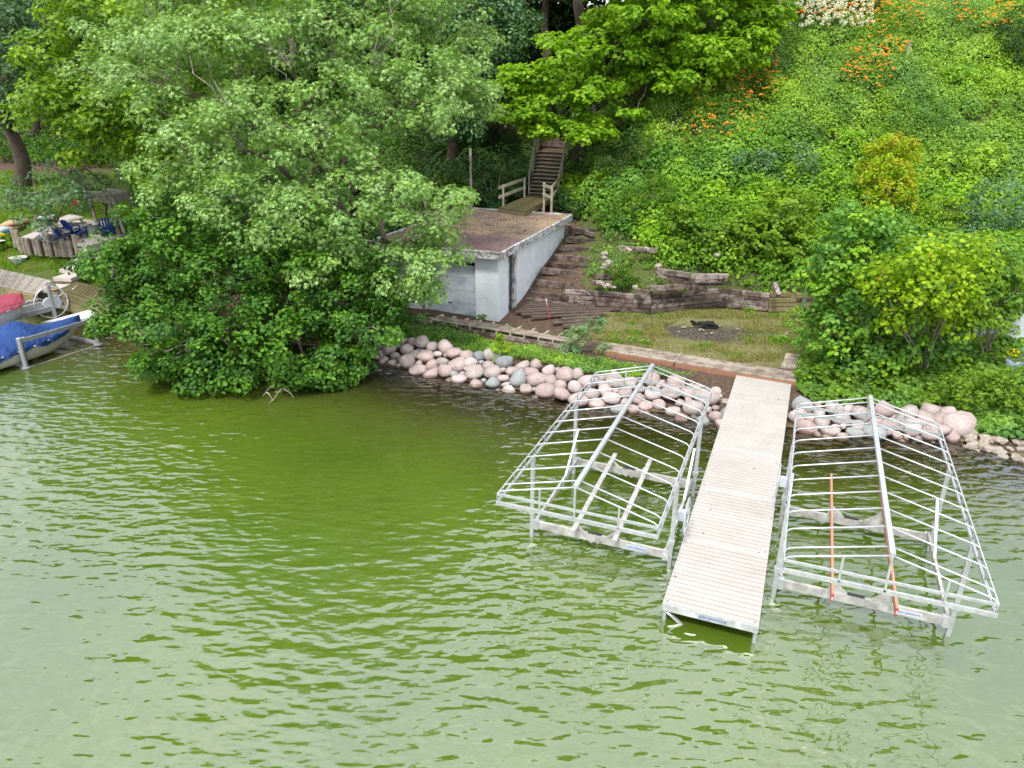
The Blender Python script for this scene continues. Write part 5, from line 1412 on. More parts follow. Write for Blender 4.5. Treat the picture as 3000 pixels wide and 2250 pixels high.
dens = vnoise(Pt[:, 0], Pt[:, 1], .9, 41); Pt = Pt[np.random.RandomState(1).rand(len(Pt)) < np.clip((dens - .40) * 2.6, .08, .8)]
blades('terrace_grass', 'patchy grass and straw on the terrace behind the boardwalk', Pt, 32, .12, .011, .50)
LWN = [(-80, 700), (60, 730), (330, 800), (330, 905), (200, 850), (150, 790), (110, 800), (-80, 790)]
LW2 = [(-80, 480), (330, 560), (420, 640), (330, 700), (230, 700), (-80, 640)]
Pg = scatter_px([LWN, LW2], [], 260000, 33, -36, -12, 33, 60)
blades('lawn_grass', 'bright lawn grass on the left bank', Pg, 34, .14, .018, .12, tb=.6)
WEED = [(1165, 1005), (1180, 960), (1330, 985), (1450, 1010), (1560, 1030), (1744, 1062), (1990, 1106), (2140, 1128), (2118, 1185), (2000, 1165), (1900, 1120), (1700, 1100), (1560, 1065), (1380, 1050), (1260, 1040), (1150, 1020)]
Pk = scatter_px([WEED], [], 90000, 35, -8, 9, 24, 32); 
cover_obj('bank_weeds', 'low green weeds between the boulders and the walkway', Pk, M['cover'], 36, .10, 'leaf', .42, .4, .6, .8, .45, .9, .9)
Pr = scatter_px([[(2400, 1195), (2335, 1150), (2330, 1060), (2500, 1000), (3100, 1000), (3100, 1330), (2860, 1280), (2760, 1190), (2640, 1215), (2520, 1190)]], [], 70000, 37, 8, 20, 18, 32)
cover_obj('bank_creeper', 'leafy creeper covering the bank right of the dock', Pr, M['cover'], 38, .13, 'broad', .5, .35, .4, .7, .8, .7, 1.0)
# single weeds
shrub('feathery_weed', 'tall feathery green weed growing over the break in the walkway', [(1690, 985, 36), (1730, 960, 34), (1660, 1030, 40), (1710, 1060, 36), (1640, 1065, 30), (1760, 1030, 22), (1600, 1050, 26), (1760, 940, 18)], 'bluegreen', 141, 'plant', up=40, yoff=-.5, kind='star', leaf=.1, hue=.9, tbase=.85, rc=.2, dens=70, nl=26)
shrub('yellow_weed', 'low yellow-flowering weed on top of the boulders', [(1490, 1040, 22), (1460, 1050, 18), (1530, 1045, 18)], 'gold', 142, 'plant', kind='leaf', leaf=.07, hue=.1, tbase=.6, rc=.15, dens=110)
shrub('upright_weed', 'tall bright green upright weed left of the yellow flowers', [(1455, 1050, 13), (1455, 1025, 13), (1462, 1003, 11), (1468, 985, 8)], 'lime_leaf', 143, 'plant', up=20, leaf=.1, rc=.14, dens=130, tbase=.7, hue=.1)
shrub('leafy_weed', 'leafy weed at the front corner of the boathouse', [(1415, 935, 14), (1440, 930, 12), (1400, 920, 10)], 'lime_leaf', 144, 'plant', leaf=.11, rc=.18, dens=100, tbase=.5)
shrub('leafy_weed', 'compound-leaved weed between the limestone blocks above the wall', [(1820, 815, 28), (1850, 830, 22), (1800, 835, 18), (1830, 790, 18)], 'maple', 145, 'plant', up=30, leaf=.12, kind='star', rc=.2, dens=90, tbase=.35, hue=.9)
shrub('leafy_weed', 'ferny dark green plant below the foot of the stair', [(1750, 500, 24), (1775, 520, 22), (1730, 520, 20)], 'dark_leaf', 146, 'plant', leaf=.18, kind='star', rc=.3, dens=60, tbase=.9)
shrub('weed_patch', 'grassy weeds in front of the boathouse door', [(1260, 960, 26), (1310, 965, 26), (1230, 950, 22), (1350, 975, 20)], 'bluegreen', 147, 'plant', leaf=.09, rc=.2, dens=80, tbase=.7, hue=.8)
shrub('weed_patch', 'weeds along the foot of the leaning tree beside the boulders', [(1200, 990, 34), (1260, 1000, 34), (1330, 1010, 34), (1390, 1015, 30), (1180, 950, 30)], 'lush', 148, 'plant', leaf=.1, rc=.24, dens=60, tbase=.6, hue=.4)
shrub('leafy_weed', 'small bushy plant beside the top timber step of the path', [(1660, 715, 14), (1672, 708, 12)], 'lime_leaf', 149, 'plant', leaf=.09, rc=.15, dens=120, tbase=.6)
for k, (px, py, hpx, lab) in enumerate([(2170, 775, 95, 'tall mullein spike above the sleeper wall'), (2350, 920, 90, 'tallest mullein spike in front of the right end of the wall'), (2374, 900, 62, 'thin mullein spike behind the tallest one'), (2145, 780, 60, 'short mullein spike beside the tall one')]):
    q = ground_at(px, py); dist = np.linalg.norm(q - CPOS); hm = hpx * dist / F_PX
    th_ = thing('mullein', lab, 'plant', tuple(q))
    rs_ = np.random.RandomState(300 + k); n = 150
    u_ = rs_.rand(n) ** .8; a = rs_.uniform(0, 6.28, n)
    rr0 = (.05 + .16 * (1 - u_) ** 2)
    P = np.stack([q[0] + np.cos(a) * rr0 * .5, q[1] + np.sin(a) * rr0 * .5, q[2] + u_ * hm], 1)
    V, Fs = leaf_geo(P, unit(np.stack([np.cos(a), np.sin(a), np.full(n, .7)], 1)), .06 + .16 * (1 - u_), .45, rs_, .2, np.stack([np.cos(a), np.sin(a), np.full(n, .6)], 1) * 3)
    put('leaves', V, Fs, M['bluegreen'], th_, attrs={'tint': np.full(n * 4, .95), 'hue': np.repeat(rs_.rand(n), 4)})
    tube('stalk', [(q[0], q[1], q[2]), (q[0] + .02, q[1], q[2] + hm)], [.03, .015], M['lime_leaf'], th_, 6)
    V, Fs = leaf_geo(P[:12] * [1, 1, 0] + np.stack([np.zeros(12), np.zeros(12), q[2] + hm * rs_.uniform(.93, 1.02, 12)], 1), unit(rs_.randn(12, 3)), .05, .9, rs_)
    put('flowers', V, Fs, M['yellowfl'], th_, attrs={'tint': np.full(48, .5), 'hue': np.zeros(48)})

# fire pit on the terrace
fpq = ground_at(2060, 965)
fp_ = thing('fire_pit', 'burnt fire patch with charred logs and ash on the grassy terrace', 'fire pit', tuple(fpq))
rs_ = np.random.RandomState(6)
for k in range(9):
    a = rs_.uniform(0, 3.1); c = fpq + [rs_.uniform(-.5, .4), rs_.uniform(0, .35), .16 + .03 * (k % 3)]; l_ = rs_.uniform(.2, .42)
    dd = np.array([math.cos(a), math.sin(a) * .6, rs_.uniform(-.2, .2)]) * l_
    tube('charred_log', [c - dd, c, c + dd], [.06, .075, .05], M['char'], fp_, 7, False)
for k in range(16):
    a = rs_.uniform(0, 6.28); r_ = rs_.uniform(.3, 1.5)
    stone(fp_, (fpq[0] + math.cos(a) * r_ * 1.1, fpq[1] + math.sin(a) * r_ * .6, fpq[2] + .07), (.07, .06, .04), LIMES, 'ash_stone')
# survey stick
q = at(1612, 938, .6); q2_ = at(1599, 874, y=q[1] + .3)
sk = thing('marker_stick', 'thin red and white marker stick leaning on the dark plank ramp', 'stick', tuple(q))
for k in range(3):
    a, b = q + (q2_ - q) * k / 3, q + (q2_ - q) * (k + 1) / 3
    tube('red_section' if k < 2 else 'white_section', [a, b], .016, M['red'] if k < 2 else M['white'], sk, 6)
# grey post on slope, top wall, far steps
q = ground_at(2652, 205)
sp2 = thing('slope_post', 'leaning grey square post standing in the undergrowth high on the right slope', 'post', tuple(q))
hp = at(2664, 122, y=q[1] - .1); bar('pole', q - [0, 0, .3], hp, .14, .10, M['weathered'], sp2, up=(0, 1, 0))
q0 = at(2235, 95, y=53.5); q1 = at(2420, 92, y=53.5)
tw_ = thing('hilltop_wall', 'low red-brown timber wall on the hilltop behind the daylilies', 'wall', tuple(q0))
for k in range(4):
    for s_ in range(4):
        a, b = q0 + (q1 - q0) * s_ / 4, q0 + (q1 - q0) * (s_ + .99) / 4
        bar('board', a + [0, 0, .0 + .24 * k], b + [0, 0, .0 + .24 * k], .12, .225, M['redwood'] if k < 3 else M['timber_pale'], tw_)
q0 = at(1935, 132, y=56); 
fs = thing('hilltop_steps', 'pale wooden steps glimpsed through the maple', 'steps', tuple(q0))
for k in range(4):
    a = at(1935, 136 - 11 * k, y=55.5 + .3 * k); b = at(1976, 136 - 11 * k, y=55.5 + .3 * k); bar('tread', a, b, .3, .14, M['walk'], fs)

# ------------------------------------------------------------------ right edge: white building with brown roof, planter
q0, q1 = at(2850, 985, 1.35), at(3080, 1020, 1.3)
rb2 = thing('lakeside_shed', 'pale panelled shed with a brown shingle roof half hidden at the right edge', 'shed', tuple(q0))
dd = (q1 - q0); dd[2] = 0; ln = np.linalg.norm(dd); dd /= ln
nn = np.array([-dd[1], dd[0], 0])
for k in range(12):
    a, b = q0 + dd * ln * k / 12, q0 + dd * ln * (k + .985) / 12
    bar('siding_panel', a + nn * .02 * (k % 2) + [0, 0, 0], b + nn * .02 * (k % 2) + [0, 0, 0], .05, 2.2, M['siding'], rb2)
bar('base_board', q0 - nn * .04 + [0, 0, -.95], q1 - nn * .04 + [0, 0, -.95], .1, .16, M['timber'], rb2)
for k in range(7):
    bar('roof_course', q0 + nn * (.2 + .42 * k) + [0, 0, 1.15 + .16 * k] - dd * .3, q1 + nn * (.2 + .42 * k) + [0, 0, 1.15 + .16 * k], .46, .05, M['shingle'], rb2, up=tuple(np.array([0, 0, 1.0]) - nn * .38))
q = ground_at(2966, 1085); q = at(2966, 1082, 1.0)
pt_ = thing('flower_pot', 'round blue-grey glazed pot of yellow and blue flowers on the right bank', 'planter', (q[0], q[1], .95))
z0_ = T1(q[0], q[1])
put('pot', *lathe_geo((q[0], q[1], z0_ + .02), [(.01, 0), (.16, 0), (.25, .14), (.27, .32), (.25, .40), (.22, .38), (.01, .35)], 20), M['pot'], pt_, smooth=True)
foliage_mesh('foliage', [(q[0], q[1], z0_ + .55, .3, .3, .22)], M['lime_leaf'], pt_, 400, leaf=.08, dens=250, nl=14, rc=.1)
for nm, mt, dx in (('yellow_flowers', 'yellowfl', -.1), ('blue_flowers', 'blufl', .24)):
    rs_ = np.random.RandomState(5); n = 60
    P = np.array([q[0] + dx, q[1], z0_ + .66]) + unit(rs_.randn(n, 3)) * [.18, .18, .12]
    V, Fs = leaf_geo(P, unit(rs_.randn(n, 3) + [0, -1, 1]), .06, .9, rs_)
    put(nm, V, Fs, M[mt], pt_, attrs={'tint': np.full(n * 4, .5), 'hue': np.zeros(n * 4)})
q = ground_at(2420, 1175)

# ------------------------------------------------------------------ left bank: sea wall, decks, steps, patio
def deck(name, label, cat, corners, z, n, mat, timbers=3, tmat='timber_moss'):
    a, b, c, d = [at(px, py, z) for px, py in corners]     # front left, front right, back right, back left
    th_ = thing(name, label, cat, tuple(a))
    for k in range(n):
        s0_, s1_ = (k + .02) / n, (k + .96) / n; f = lambda p, q, s: p + (q - p) * s
        m0, m1 = f(a, b, (s0_ + s1_) / 2), f(d, c, (s0_ + s1_) / 2)
        bar('plank', m0, m1, np.linalg.norm(b - a) / n * .95, .04, M[mat], th_)
    for k in range(timbers):
        o_ = np.array([0, -.04 - .05 * k, -.13 - .2 * k])
        l_ = b - a; cuts = [0, .42, 1] if k % 2 else [0, .6, 1]
        for s0_, s1_ in zip(cuts[:-1], cuts[1:]):
            bar('timber', a + l_ * s0_ + o_, a + l_ * (s1_ - .004) + o_, .2, .19, M[tmat], th_)
    return th_
deck('shore_deck', 'weathered plank deck on a timber sea wall at the far left', 'deck', [(-90, 815), (105, 862), (145, 822), (-90, 770)], 1.0, 26, 'weathered', 4)
deck('shore_deck', 'mossy plank deck on a timber sea wall right of the concrete steps', 'deck', [(148, 838), (420, 925), (430, 880), (190, 818)], .95, 24, 'moss_deck', 4)
cst = thing('concrete_steps', 'pale concrete slab steps climbing from the sea wall to the patio', 'steps', (*at(150, 830, 1.0)[:2], .8))
for k, (x0, x1, y_, z) in enumerate([(48 + 60, 170, 845, 1.0), (160, 212, 812, 1.18), (178, 248, 788, 1.36), (212, 275, 762, 1.56), (245, 300, 738, 1.76), (262, 330, 708, 1.98)]):
    a, b = at(x0, y_, z), at(x1, y_, z)
    c = (a + b) / 2; w_ = np.linalg.norm(b - a)
    bar('slab', a + [0, .4, -.09], b + [.1, .25, -.09], .95, .17, M['concrete'], cst)
pz_ = 2.15
pa_ = [at(62, 694, pz_), at(216, 706, pz_), at(252, 724, pz_), at(420, 668, pz_), at(230, 630, pz_)]
Vp = np.array([p + [0, 0, dz] for dz in (0, -.35) for p in pa_])
pat = put('patio_slab', Vp, [np.array([(0, 1, 2, 3, 4)]), np.array([(5, 6, 1, 0), (6, 7, 2, 1), (7, 8, 3, 2), (8, 9, 4, 3), (9, 5, 0, 4)])], M['concrete'])
tag(pat, 'pale concrete patio on the left bank', None, None, 'structure')
pal = thing('log_palisade', 'curved low fence of upright grey logs round the front of the patio', 'fence', tuple(at(150, 715, 2.0)))
pp_ = [(38, 664, .30), (49, 672, .28)] + [(60 + 10.6 * k, 694 + .9 * k, .02 + .03 * (k % 3)) for k in range(8)] + [(142, 688, .32)] + [(152 + 10.6 * k, 702 + .4 * k, .03 + .02 * (k % 2)) for k in range(6)] + [(219, 685, .40), (229, 689, .34), (241, 700, .16)]
for k, (px, py, h) in enumerate(pp_):
    q = at(px, py, pz_ + h)
    put('log', *lathe_geo((q[0], q[1] - .12, pz_ - .8), [(.01, 0), (.115, 0), (.12, h + .70), (.11, h + .78), (.01, h + .8)], 9), M['log'], pal)
def table_set():
    th_ = thing('picnic_table', 'long grey-white wooden picnic table on the patio', 'table', (*at(190, 668, pz_)[:2], pz_))
    a, b, c, d = at(133, 657, pz_ + .76), at(155, 668, pz_ + .76), at(243, 637, pz_ + .76), at(205, 628, pz_ + .76)
    for k in range(5):
        m0, m1 = b + (a - b) * (k + .5) / 5, c + (d - c) * (k + .5) / 5
        bar('top_plank', m0, m1, np.linalg.norm(a - b) / 5 * .94, .04, M['paint_table'], th_)
    ax = (c - b) / np.linalg.norm(c - b); nx = np.array([ax[1], -ax[0], 0]); L_ = np.linalg.norm(c - b)
    for s_ in (.12, .88):
        for e in (-1, 1):
            ctr = (a + b) / 2 + ax * L_ * s_
            bar('leg', ctr + nx * e * .15 + [0, 0, -.04], ctr + nx * e * .62 + [0, 0, -.74], .05, .1, M['paint_table'], th_)
        ctr = (a + b) / 2 + ax * L_ * s_; bar('cross_bar', ctr - nx * .8 + [0, 0, -.34], ctr + nx * .8 + [0, 0, -.34], .05, .1, M['paint_table'], th_)
    for e in (-1, 1):
        for k in range(2):
            o_ = nx * e * (.72 + .15 * k) + [0, 0, -.30]
            bar('bench_plank', (a + b) / 2 + o_, (a + b) / 2 + o_ + ax * L_, .14, .04, M['paint_table'], th_)
table_set()
def bench(label, a, b, w=.34):
    a, b = np.array(a), np.array(b); th_ = thing('bench', label, 'bench', tuple(a - [0, 0, .45]))
    ax = (b - a) / np.linalg.norm(b - a); nx = np.array([-ax[1], ax[0], 0])
    for k in (-1, 0, 1): bar('seat_slat', a + nx * k * w / 3, b + nx * k * w / 3, w / 3 * .92, .04, M['paint_table'], th_)
    for s_ in (.1, .9):
        for e in (-1, 1):
            p_ = a + (b - a) * s_ + nx * e * w * .4; bar('leg', p_ + [0, 0, -.45], p_ + [0, 0, -.02], .06, .06, M['paint_table'], th_, up=(0, 1, 0))
bench('long grey-white bench in front of the picnic table', at(170, 670, pz_ + .45), at(258, 649, pz_ + .45))
def slat_chair(label, q, rot, mat, edge, cat='chair', adir=False, name='patio_chair'):
    q = np.array(q); th_ = thing(name, label, cat, tuple(q)); c, s = math.cos(rot), math.sin(rot)
    P = lambda x, y, z: q + np.array([c * x - s * y, s * x + c * y, z])      # front is -y
    sh = .36 if adir else .44
    back0, back1 = (P, None)
    for k in range(5):
        x = -.24 + .12 * k
        bar('seat_slat' if not adir else 'seat_slat', P(-.28, -.3 + .13 * k, sh - (.035 * k if adir else 0)), P(.28, -.3 + .13 * k, sh - (.035 * k if adir else 0)), .115, .025, mat, th_)
        top = (.62 if adir else .5) + (.06 if k in (1, 2, 3) else 0)
        bar('back_slat', P(x, .27, sh - .14 if adir else sh), P(x * 1.15, .27 + (.36 if adir else .12), sh + top), .1, .025, mat, th_, up=(0, 1, 0))
    for e in (-1, 1):
        bar('leg', P(e * .3, -.3, 0), P(e * .3, -.3, sh + .22), .08, .035, edge, th_, up=(0, 1, 0))
        bar('leg', P(e * .3, .62 if adir else .3, 0), P(e * .3, -.3 if adir else .28, sh if adir else sh + .5), .035, .1, edge, th_, up=(0, 0, 1) if adir else (0, 1, 0))
        bar('armrest', P(e * .34, -.38, sh + .23), P(e * .34, .36, sh + .21), .12, .03, mat, th_)
    return th_
slat_chair('grey-white wooden armchair beside the left end of the picnic table', at(140, 690, pz_), -.9, M['paint_table'], M['paint_table'])
slat_chair('navy blue slatted lounge chair seen from the side, nearer the logs', at(195, 702, pz_), 1.9, M['navy'], M['navy_dark'], adir=True, name='adirondack_chair')
slat_chair('navy blue slatted lounge chair beside the fire drum', at(232, 698, pz_), 2.6, M['navy'], M['navy_dark'], adir=True, name='adirondack_chair')
slat_chair('dark navy lounge chair half hidden by the tree right of the fire drum', at(318, 690, pz_), 3.6, M['navy'], M['navy_dark'], adir=True, name='adirondack_chair')
q = at(270, 683, pz_)
fd = put('fire_drum', *lathe_geo((q[0], q[1], pz_), [(.01, .0), (.42, 0), (.45, .06), (.44, .4), (.46, .48), (.38, .49), (.34, .40), (.01, .35)], 20), M['galv'], origin=(q[0], q[1], pz_))
tag(fd, 'pale ribbed metal fire drum on the patio beside the navy chairs', 'fire pit')
mat_ = put('patio_rug', np.array([p + [0, 0, dz] for dz in (.012, 0) for p in (at(95, 702, pz_), at(165, 712, pz_), at(178, 695, pz_), at(122, 680, pz_))]), [np.array([(0, 1, 2, 3), (4, 5, 1, 0), (5, 6, 2, 1), (6, 7, 3, 2), (7, 4, 0, 3)])], M['palegrey'], origin=at(130, 700, pz_))
mat_.data.materials[0] = solid('slate_rug', (.10, .13, .14), .9); tag(mat_, 'dark slate coloured mat under the white armchair', 'mat')
# slatted shelter
sh_ = thing('slatted_shelter', 'grey slatted swing canopy on leaning posts behind the patio', 'shelter', tuple(at(330, 600, 2.3)))
zc_ = 4.2
a, b, c, d = at(258, 566, zc_), at(328, 574, zc_), at(374, 560, zc_), at(318, 552, zc_)
for k in range(11):
    s_ = (k + .5) / 11; bar('roof_slat', a + (b - a) * s_, d + (c - d) * s_, np.linalg.norm(b - a) / 11 * .9, .04, M['weathered'], sh_)
bar('rim_board', b + [0, 0, -.22], c + [0, 0, -.22], .05, .4, M['weathered'], sh_); bar('rim_board', a + [0, 0, -.2], b + [0, 0, -.2], .05, .36, M['weathered'], sh_)
for p_, dx in ((b, .35), (b * .8 + a * .2, .3), (c, .4), (a, .2)):
    g0 = np.array([p_[0] + dx, p_[1], T1(p_[0] + dx, p_[1])]); bar('post', g0, p_ + [0, 0, -.05], .12, .12, M['weathered'], sh_, up=(0, 1, 0))
for k in range(8):
    s_ = k / 8; o0 = a * .6 + b * .4; bar('swing_slat', o0 + [s_ * .7, .5, -1.5 + .0 * k], o0 + [s_ * .7, 1.3, -1.45], .06, .03, M['redwood'], sh_)
# kayaks and boards
def hull_geo(p0, p1, w, h, n=11, m=9):
    p0, p1 = np.array(p0, float), np.array(p1, float); ax = (p1 - p0); ax /= np.linalg.norm(ax); nx = np.array([-ax[1], ax[0], 0]); rows = []
    for k in range(n):
        s_ = k / (n - 1); ww = w / 2 * math.sin(math.pi * min(max(s_, .03), .97)) ** .55; hh_ = h * (.55 + .45 * math.sin(math.pi * s_))
        c = p0 + (p1 - p0) * s_; r_ = []
        for j_ in range(m * 2 - 2):
            a = math.pi * 2 * j_ / (m * 2 - 2); r_.append(c + nx * ww * math.cos(a) + np.array([0, 0, hh_ / 2 + hh_ / 2 * math.sin(a) * (1 if math.sin(a) > 0 else .9)]))
        rows.append(r_)
    return loft(rows, True)
def kayak(label, p0, p1, w, h, mat, cat='kayak', name='kayak', stripe=None, seat=True):
    p0, p1 = np.array(p0), np.array(p1); th_ = thing(name, label, cat, tuple((p0 + p1) / 2))
    put('hull', *hull_geo(p0, p1, w, h), mat, th_, smooth=True)
    if stripe is not None:
        put('lower_hull', *hull_geo(p0 + (p1 - p0) * .01 + [0, 0, -.03], p1 - (p1 - p0) * .01 + [0, 0, -.03], w * 1.03, h * .75), stripe, th_, smooth=True)
    if seat:
        c = p0 * .45 + p1 * .55; put('cockpit', *lathe_geo((c[0], c[1], c[2] + h * .93), [(.01, .035), (.2, .04), (.26, .05), (.28, 0)], 14), M['dark'], th_)
    return th_
zk = 1.9
kayak('tan kayak with a red lower hull left of the patio', at(0, 672, zk), at(88, 652, zk), .75, .38, M['tan'], stripe=M['red'])
kayak('bright yellow kayak at the left edge below the tan one', at(-60, 702, zk - .15), at(14, 694, zk - .15), .7, .35, M['yellow'])
kayak('blue and pale grey kayak end beside the yellow one', at(-25, 690, zk), at(40, 676, zk), .6, .36, M['palegrey'], stripe=M['cyan'], seat=False)
kayak('white paddleboard on the grass at the far left edge', at(-70, 716, 1.6), at(16, 706, 1.6), .7, .12, M['white'], 'paddleboard', 'paddleboard', seat=False)
kayak('cyan and white paddleboard lying behind the picnic table', at(105, 645, 2.3), at(160, 632, 2.3), .7, .14, M['white'], 'paddleboard', 'paddleboard', stripe=M['cyan'], seat=False)
# urn planter, red flower, flowers by the logs
q = ground_at(58, 772)
up_ = thing('shell_planter', 'white scalloped planter bowl on the lawn below the logs', 'planter', tuple(q))
a_ = np.arange(18) * 2 * math.pi / 18
rows = [np.stack([q[0] + r * (1 + .07 * np.cos(a_ * 9)) * np.cos(a_), q[1] + r * (1 + .07 * np.cos(a_ * 9)) * np.sin(a_), np.full(18, q[2] + z)], 1) for r, z in ((.2, 0), (.33, .16), (.45, .34), (.40, .33), (.2, .22), (.02, .2))]
put('bowl', *loft(rows, True), M['white'], up_); foliage_mesh('foliage', [(q[0], q[1], q[2] + .34, .3, .3, .12)], M['lime_leaf'], up_, 401, leaf=.08, dens=120, nl=10, rc=.1)
flowers('yellow_daylilies', 'yellow daylilies growing in front of the log fence', 'flowers', 95, 728, 18, 14, 16, 'yellowfl', 402, .14, .5)
flowers('yellow_daylilies', 'small yellow flowers low on the lawn beside the steps', 'flowers', 135, 748, 14, 7, 7, 'yellowfl', 403, .1, .25)
flowers('potted_red_flowers', 'bright red flowers behind the picnic table', 'flowers', 226, 622, 8, 8, 14, 'redfl', 404, .2, .5, blades=False)
shrub('ornamental_grass', 'clump of arching bright green grass left of the log fence', [(40, 718, 20), (60, 724, 15), (20, 725, 16)], 'maple', 405, 'plant', kind='star', leaf=.2, rc=.2, dens=90, tbase=.5, hue=.2)
# mooring post, fender
q = at(171, 868, .95); q2_ = at(146, 826, y=q[1] + .05)
mp = thing('mooring_post', 'short leaning weathered post at the head of the concrete steps', 'post', tuple(q))
tube('post', [q - [0, 0, .5], (q + q2_) / 2, q2_], [.17, .16, .15], M['log'], mp, 10, False); tube('rope', [q * .45 + q2_ * .55 + np.array([.19 * math.cos(a), .19 * math.sin(a), .02 * math.sin(2 * a)]) for a in np.linspace(0, 6.28, 14)], .03, M['tan'], mp, 5)
tube('cap', [q2_ + [0, 0, -.01], q2_ + [0, 0, .05]], [.15, .12], M['galv'], mp, 10)
q = at(224, 870, .55)
fe = thing('dock_fender', 'white inflatable fender hanging on the sea wall', 'fender', tuple(q))
put('fender_body', *lathe_geo((q[0], q[1] - .12, q[2] - .38), [(.01, 0), (.06, .02), (.075, .08), (.13, .16), (.15, .4), (.13, .66), (.07, .74), (.06, .8), (.01, .82)], 14), M['white'], fe, smooth=True)
tube('fender_line', [q + [0, -.12, .42], q + [.1, .15, .55]], .012, M['white'], fe, 5)

# ------------------------------------------------------------------ left boats and their lifts
P_A, P_B = at(77, 1080, 0), at(289, 1011, 0)
ax = (P_B - P_A); ax[2] = 0; ax /= np.linalg.norm(ax); nx = np.array([-ax[1], ax[0], 0])      # nx points away from the camera, to the left
bl_ = thing('boat_hoist', 'grey steel boat hoist with two posts holding the blue covered boat', 'boat lift', tuple(P_A))
for p_ in (P_A, P_B):
    put('post', *lathe_geo((p_[0], p_[1], 0), [(.09, -1.0), (.09, 1.18), (.07, 1.2), (.01, 1.2)], 14), M['galv'], bl_, smooth=False)
    put('post_collar', *lathe_geo((p_[0], p_[1], 0), [(.10, .02), (.17, .02), (.17, .07), (.10, .08)], 14), M['galv'], bl_)
    tube('cable', [p_ + [.12, .02, .02], p_ + [.1, .02, 1.05]], .012, M['dark'], bl_, 5)
    bar('bracket', p_ + [0, 0, 1.1] - ax * .05, p_ + [0, 0, 1.1] + ax * .22, .12, .14, M['galv'], bl_)
bar('side_rail', P_A + [0, 0, 1.06] + ax * .05, P_B + [0, 0, 1.06], .06, .15, M['galv'], bl_)
bar('cross_beam', P_B + [0, 0, .08], P_B + nx * 2.6 + [0, 0, .08], .1, .12, M['galv'], bl_); bar('cross_beam', P_A + [0, 0, .08], P_A + nx * 2.6 + [0, 0, .08], .1, .12, M['galv'], bl_)
bar('lower_rail', P_A + ax * .1 + [0, 0, .0], P_B + [0, 0, .0], .04, .05, M['alu_dull'], bl_)

def boat(name, label, bow, length, beam, zk_, zs, hmat, cmat, seed, ht=.75, reg=None, rub=True, droop=.16, trim=None, full=.55):
    bow = np.array([bow[0], bow[1], 0.0]); th_ = thing(name, label, 'boat', (bow[0], bow[1], zk_))
    n, m = 34, 10; rows = []
    hb = lambda s_: beam / 2 * (1 - (1 - min(1, s_ / full)) ** 2.3) * (1 - .08 * max(0, s_ - .55))
    sh_ = lambda s_: zs + .22 * (1 - s_) ** 2
    for k in range(n):
        s_ = k / (n - 1); c = bow - ax * length * s_; w_ = max(hb(s_), .02); zt_ = sh_(s_); zb_ = zk_ + (zt_ - zk_) * .75 * max(0, 1 - s_ / .3) ** 1.6
        r_ = []
        for j_ in range(-m, m + 1):
            u_ = j_ / m; a = abs(u_); yy = math.copysign(w_ * (a ** .42) * (1 - .07 * (1 - a)), u_) if u_ else 0; zz = zb_ + (zt_ - zb_) * (a ** 3.6)
            r_.append(c + nx * yy + np.array([0, 0, zz]))
        rows.append(r_)
    put('hull', *loft(rows), hmat, th_, smooth=True)
    sides = []
    for e in (-1, 1):
        pts = [bow - ax * length * k / 20 + nx * e * max(hb(k / 20), .02) * 1.01 + np.array([0, 0, sh_(k / 20) - .03]) for k in range(21)]
        if rub: tube('rub_rail', pts, .03, trim or M['gel'], th_, 6)
    # canvas cover, tented over the windscreen, gathered along the edge
    rs = np.random.RandomState(seed); rows = []; n2_, m2 = 90, 44
    def ridge(s_): return .10 + ht * math.exp(-((s_ - .42) / .13) ** 2) * .9 + ht * .55 * math.exp(-((s_ - .66) / .16) ** 2) + .05
    for k in range(n2_):
        s_ = k / (n2_ - 1); ss = s_ * 1.0; c = bow - ax * (length * ss - .06); w_ = max(hb(ss), .03) * 1.05; zt_ = sh_(ss); rg = ridge(s_)
        r_ = []
        for j_ in range(m2 + 1):
            u_ = -1 + 2 * j_ / m2; a = abs(u_)
            if a < .86:
                q_ = a / .86; yy = w_ * q_; zz = zt_ + .03 + rg * (1 - q_ ** 1.7)
                tent = .05 * math.sin(9 * s_ + 2.6 * q_) * q_ * (1 - q_) * 3
                wr = (.030 * math.sin(s_ * 46 + 5 * q_ + 3 * math.sin(s_ * 7 + seed)) + .02 * math.sin(s_ * 95 + q_ * 3 + math.copysign(1, u_))) * q_ ** 1.3
                zz += tent + wr
            else:
                q_ = (a - .86) / .14; hang = droop * (1 + .35 * math.sin(s_ * 17 + seed) + .2 * math.sin(s_ * 41))
                yy = w_ * (1 + .035 * math.sin(s_ * 60 + math.copysign(2, u_)) + .02 * math.sin(s_ * 131)) + .02 * q_; zz = zt_ + .03 - hang * q_
            r_.append(c + nx * math.copysign(yy, u_) + np.array([0, 0, zz]))
        rows.append(r_)
    put('canvas_cover', *loft(rows), cmat, th_, smooth=True)
    return th_
bb = boat('covered_speedboat', 'small cream-hulled boat under a wrinkled blue canvas cover', P_B + nx * 1.24 + ax * .2, 6.2, 2.15, .05, .62, M['gel'], M['bluecover'], 3, .62, droop=.15)
rb0 = at(118, 945, .75)
rbt = boat('covered_runabout', 'white-hulled boat under a maroon cover at the left edge', rb0 + nx * 1.05 + ax * .1, 6.0, 2.3, .70, 1.45, M['gel'], M['redcover'], 8, .5, droop=.03, full=.2)
q = at(50, 893, 1.0)
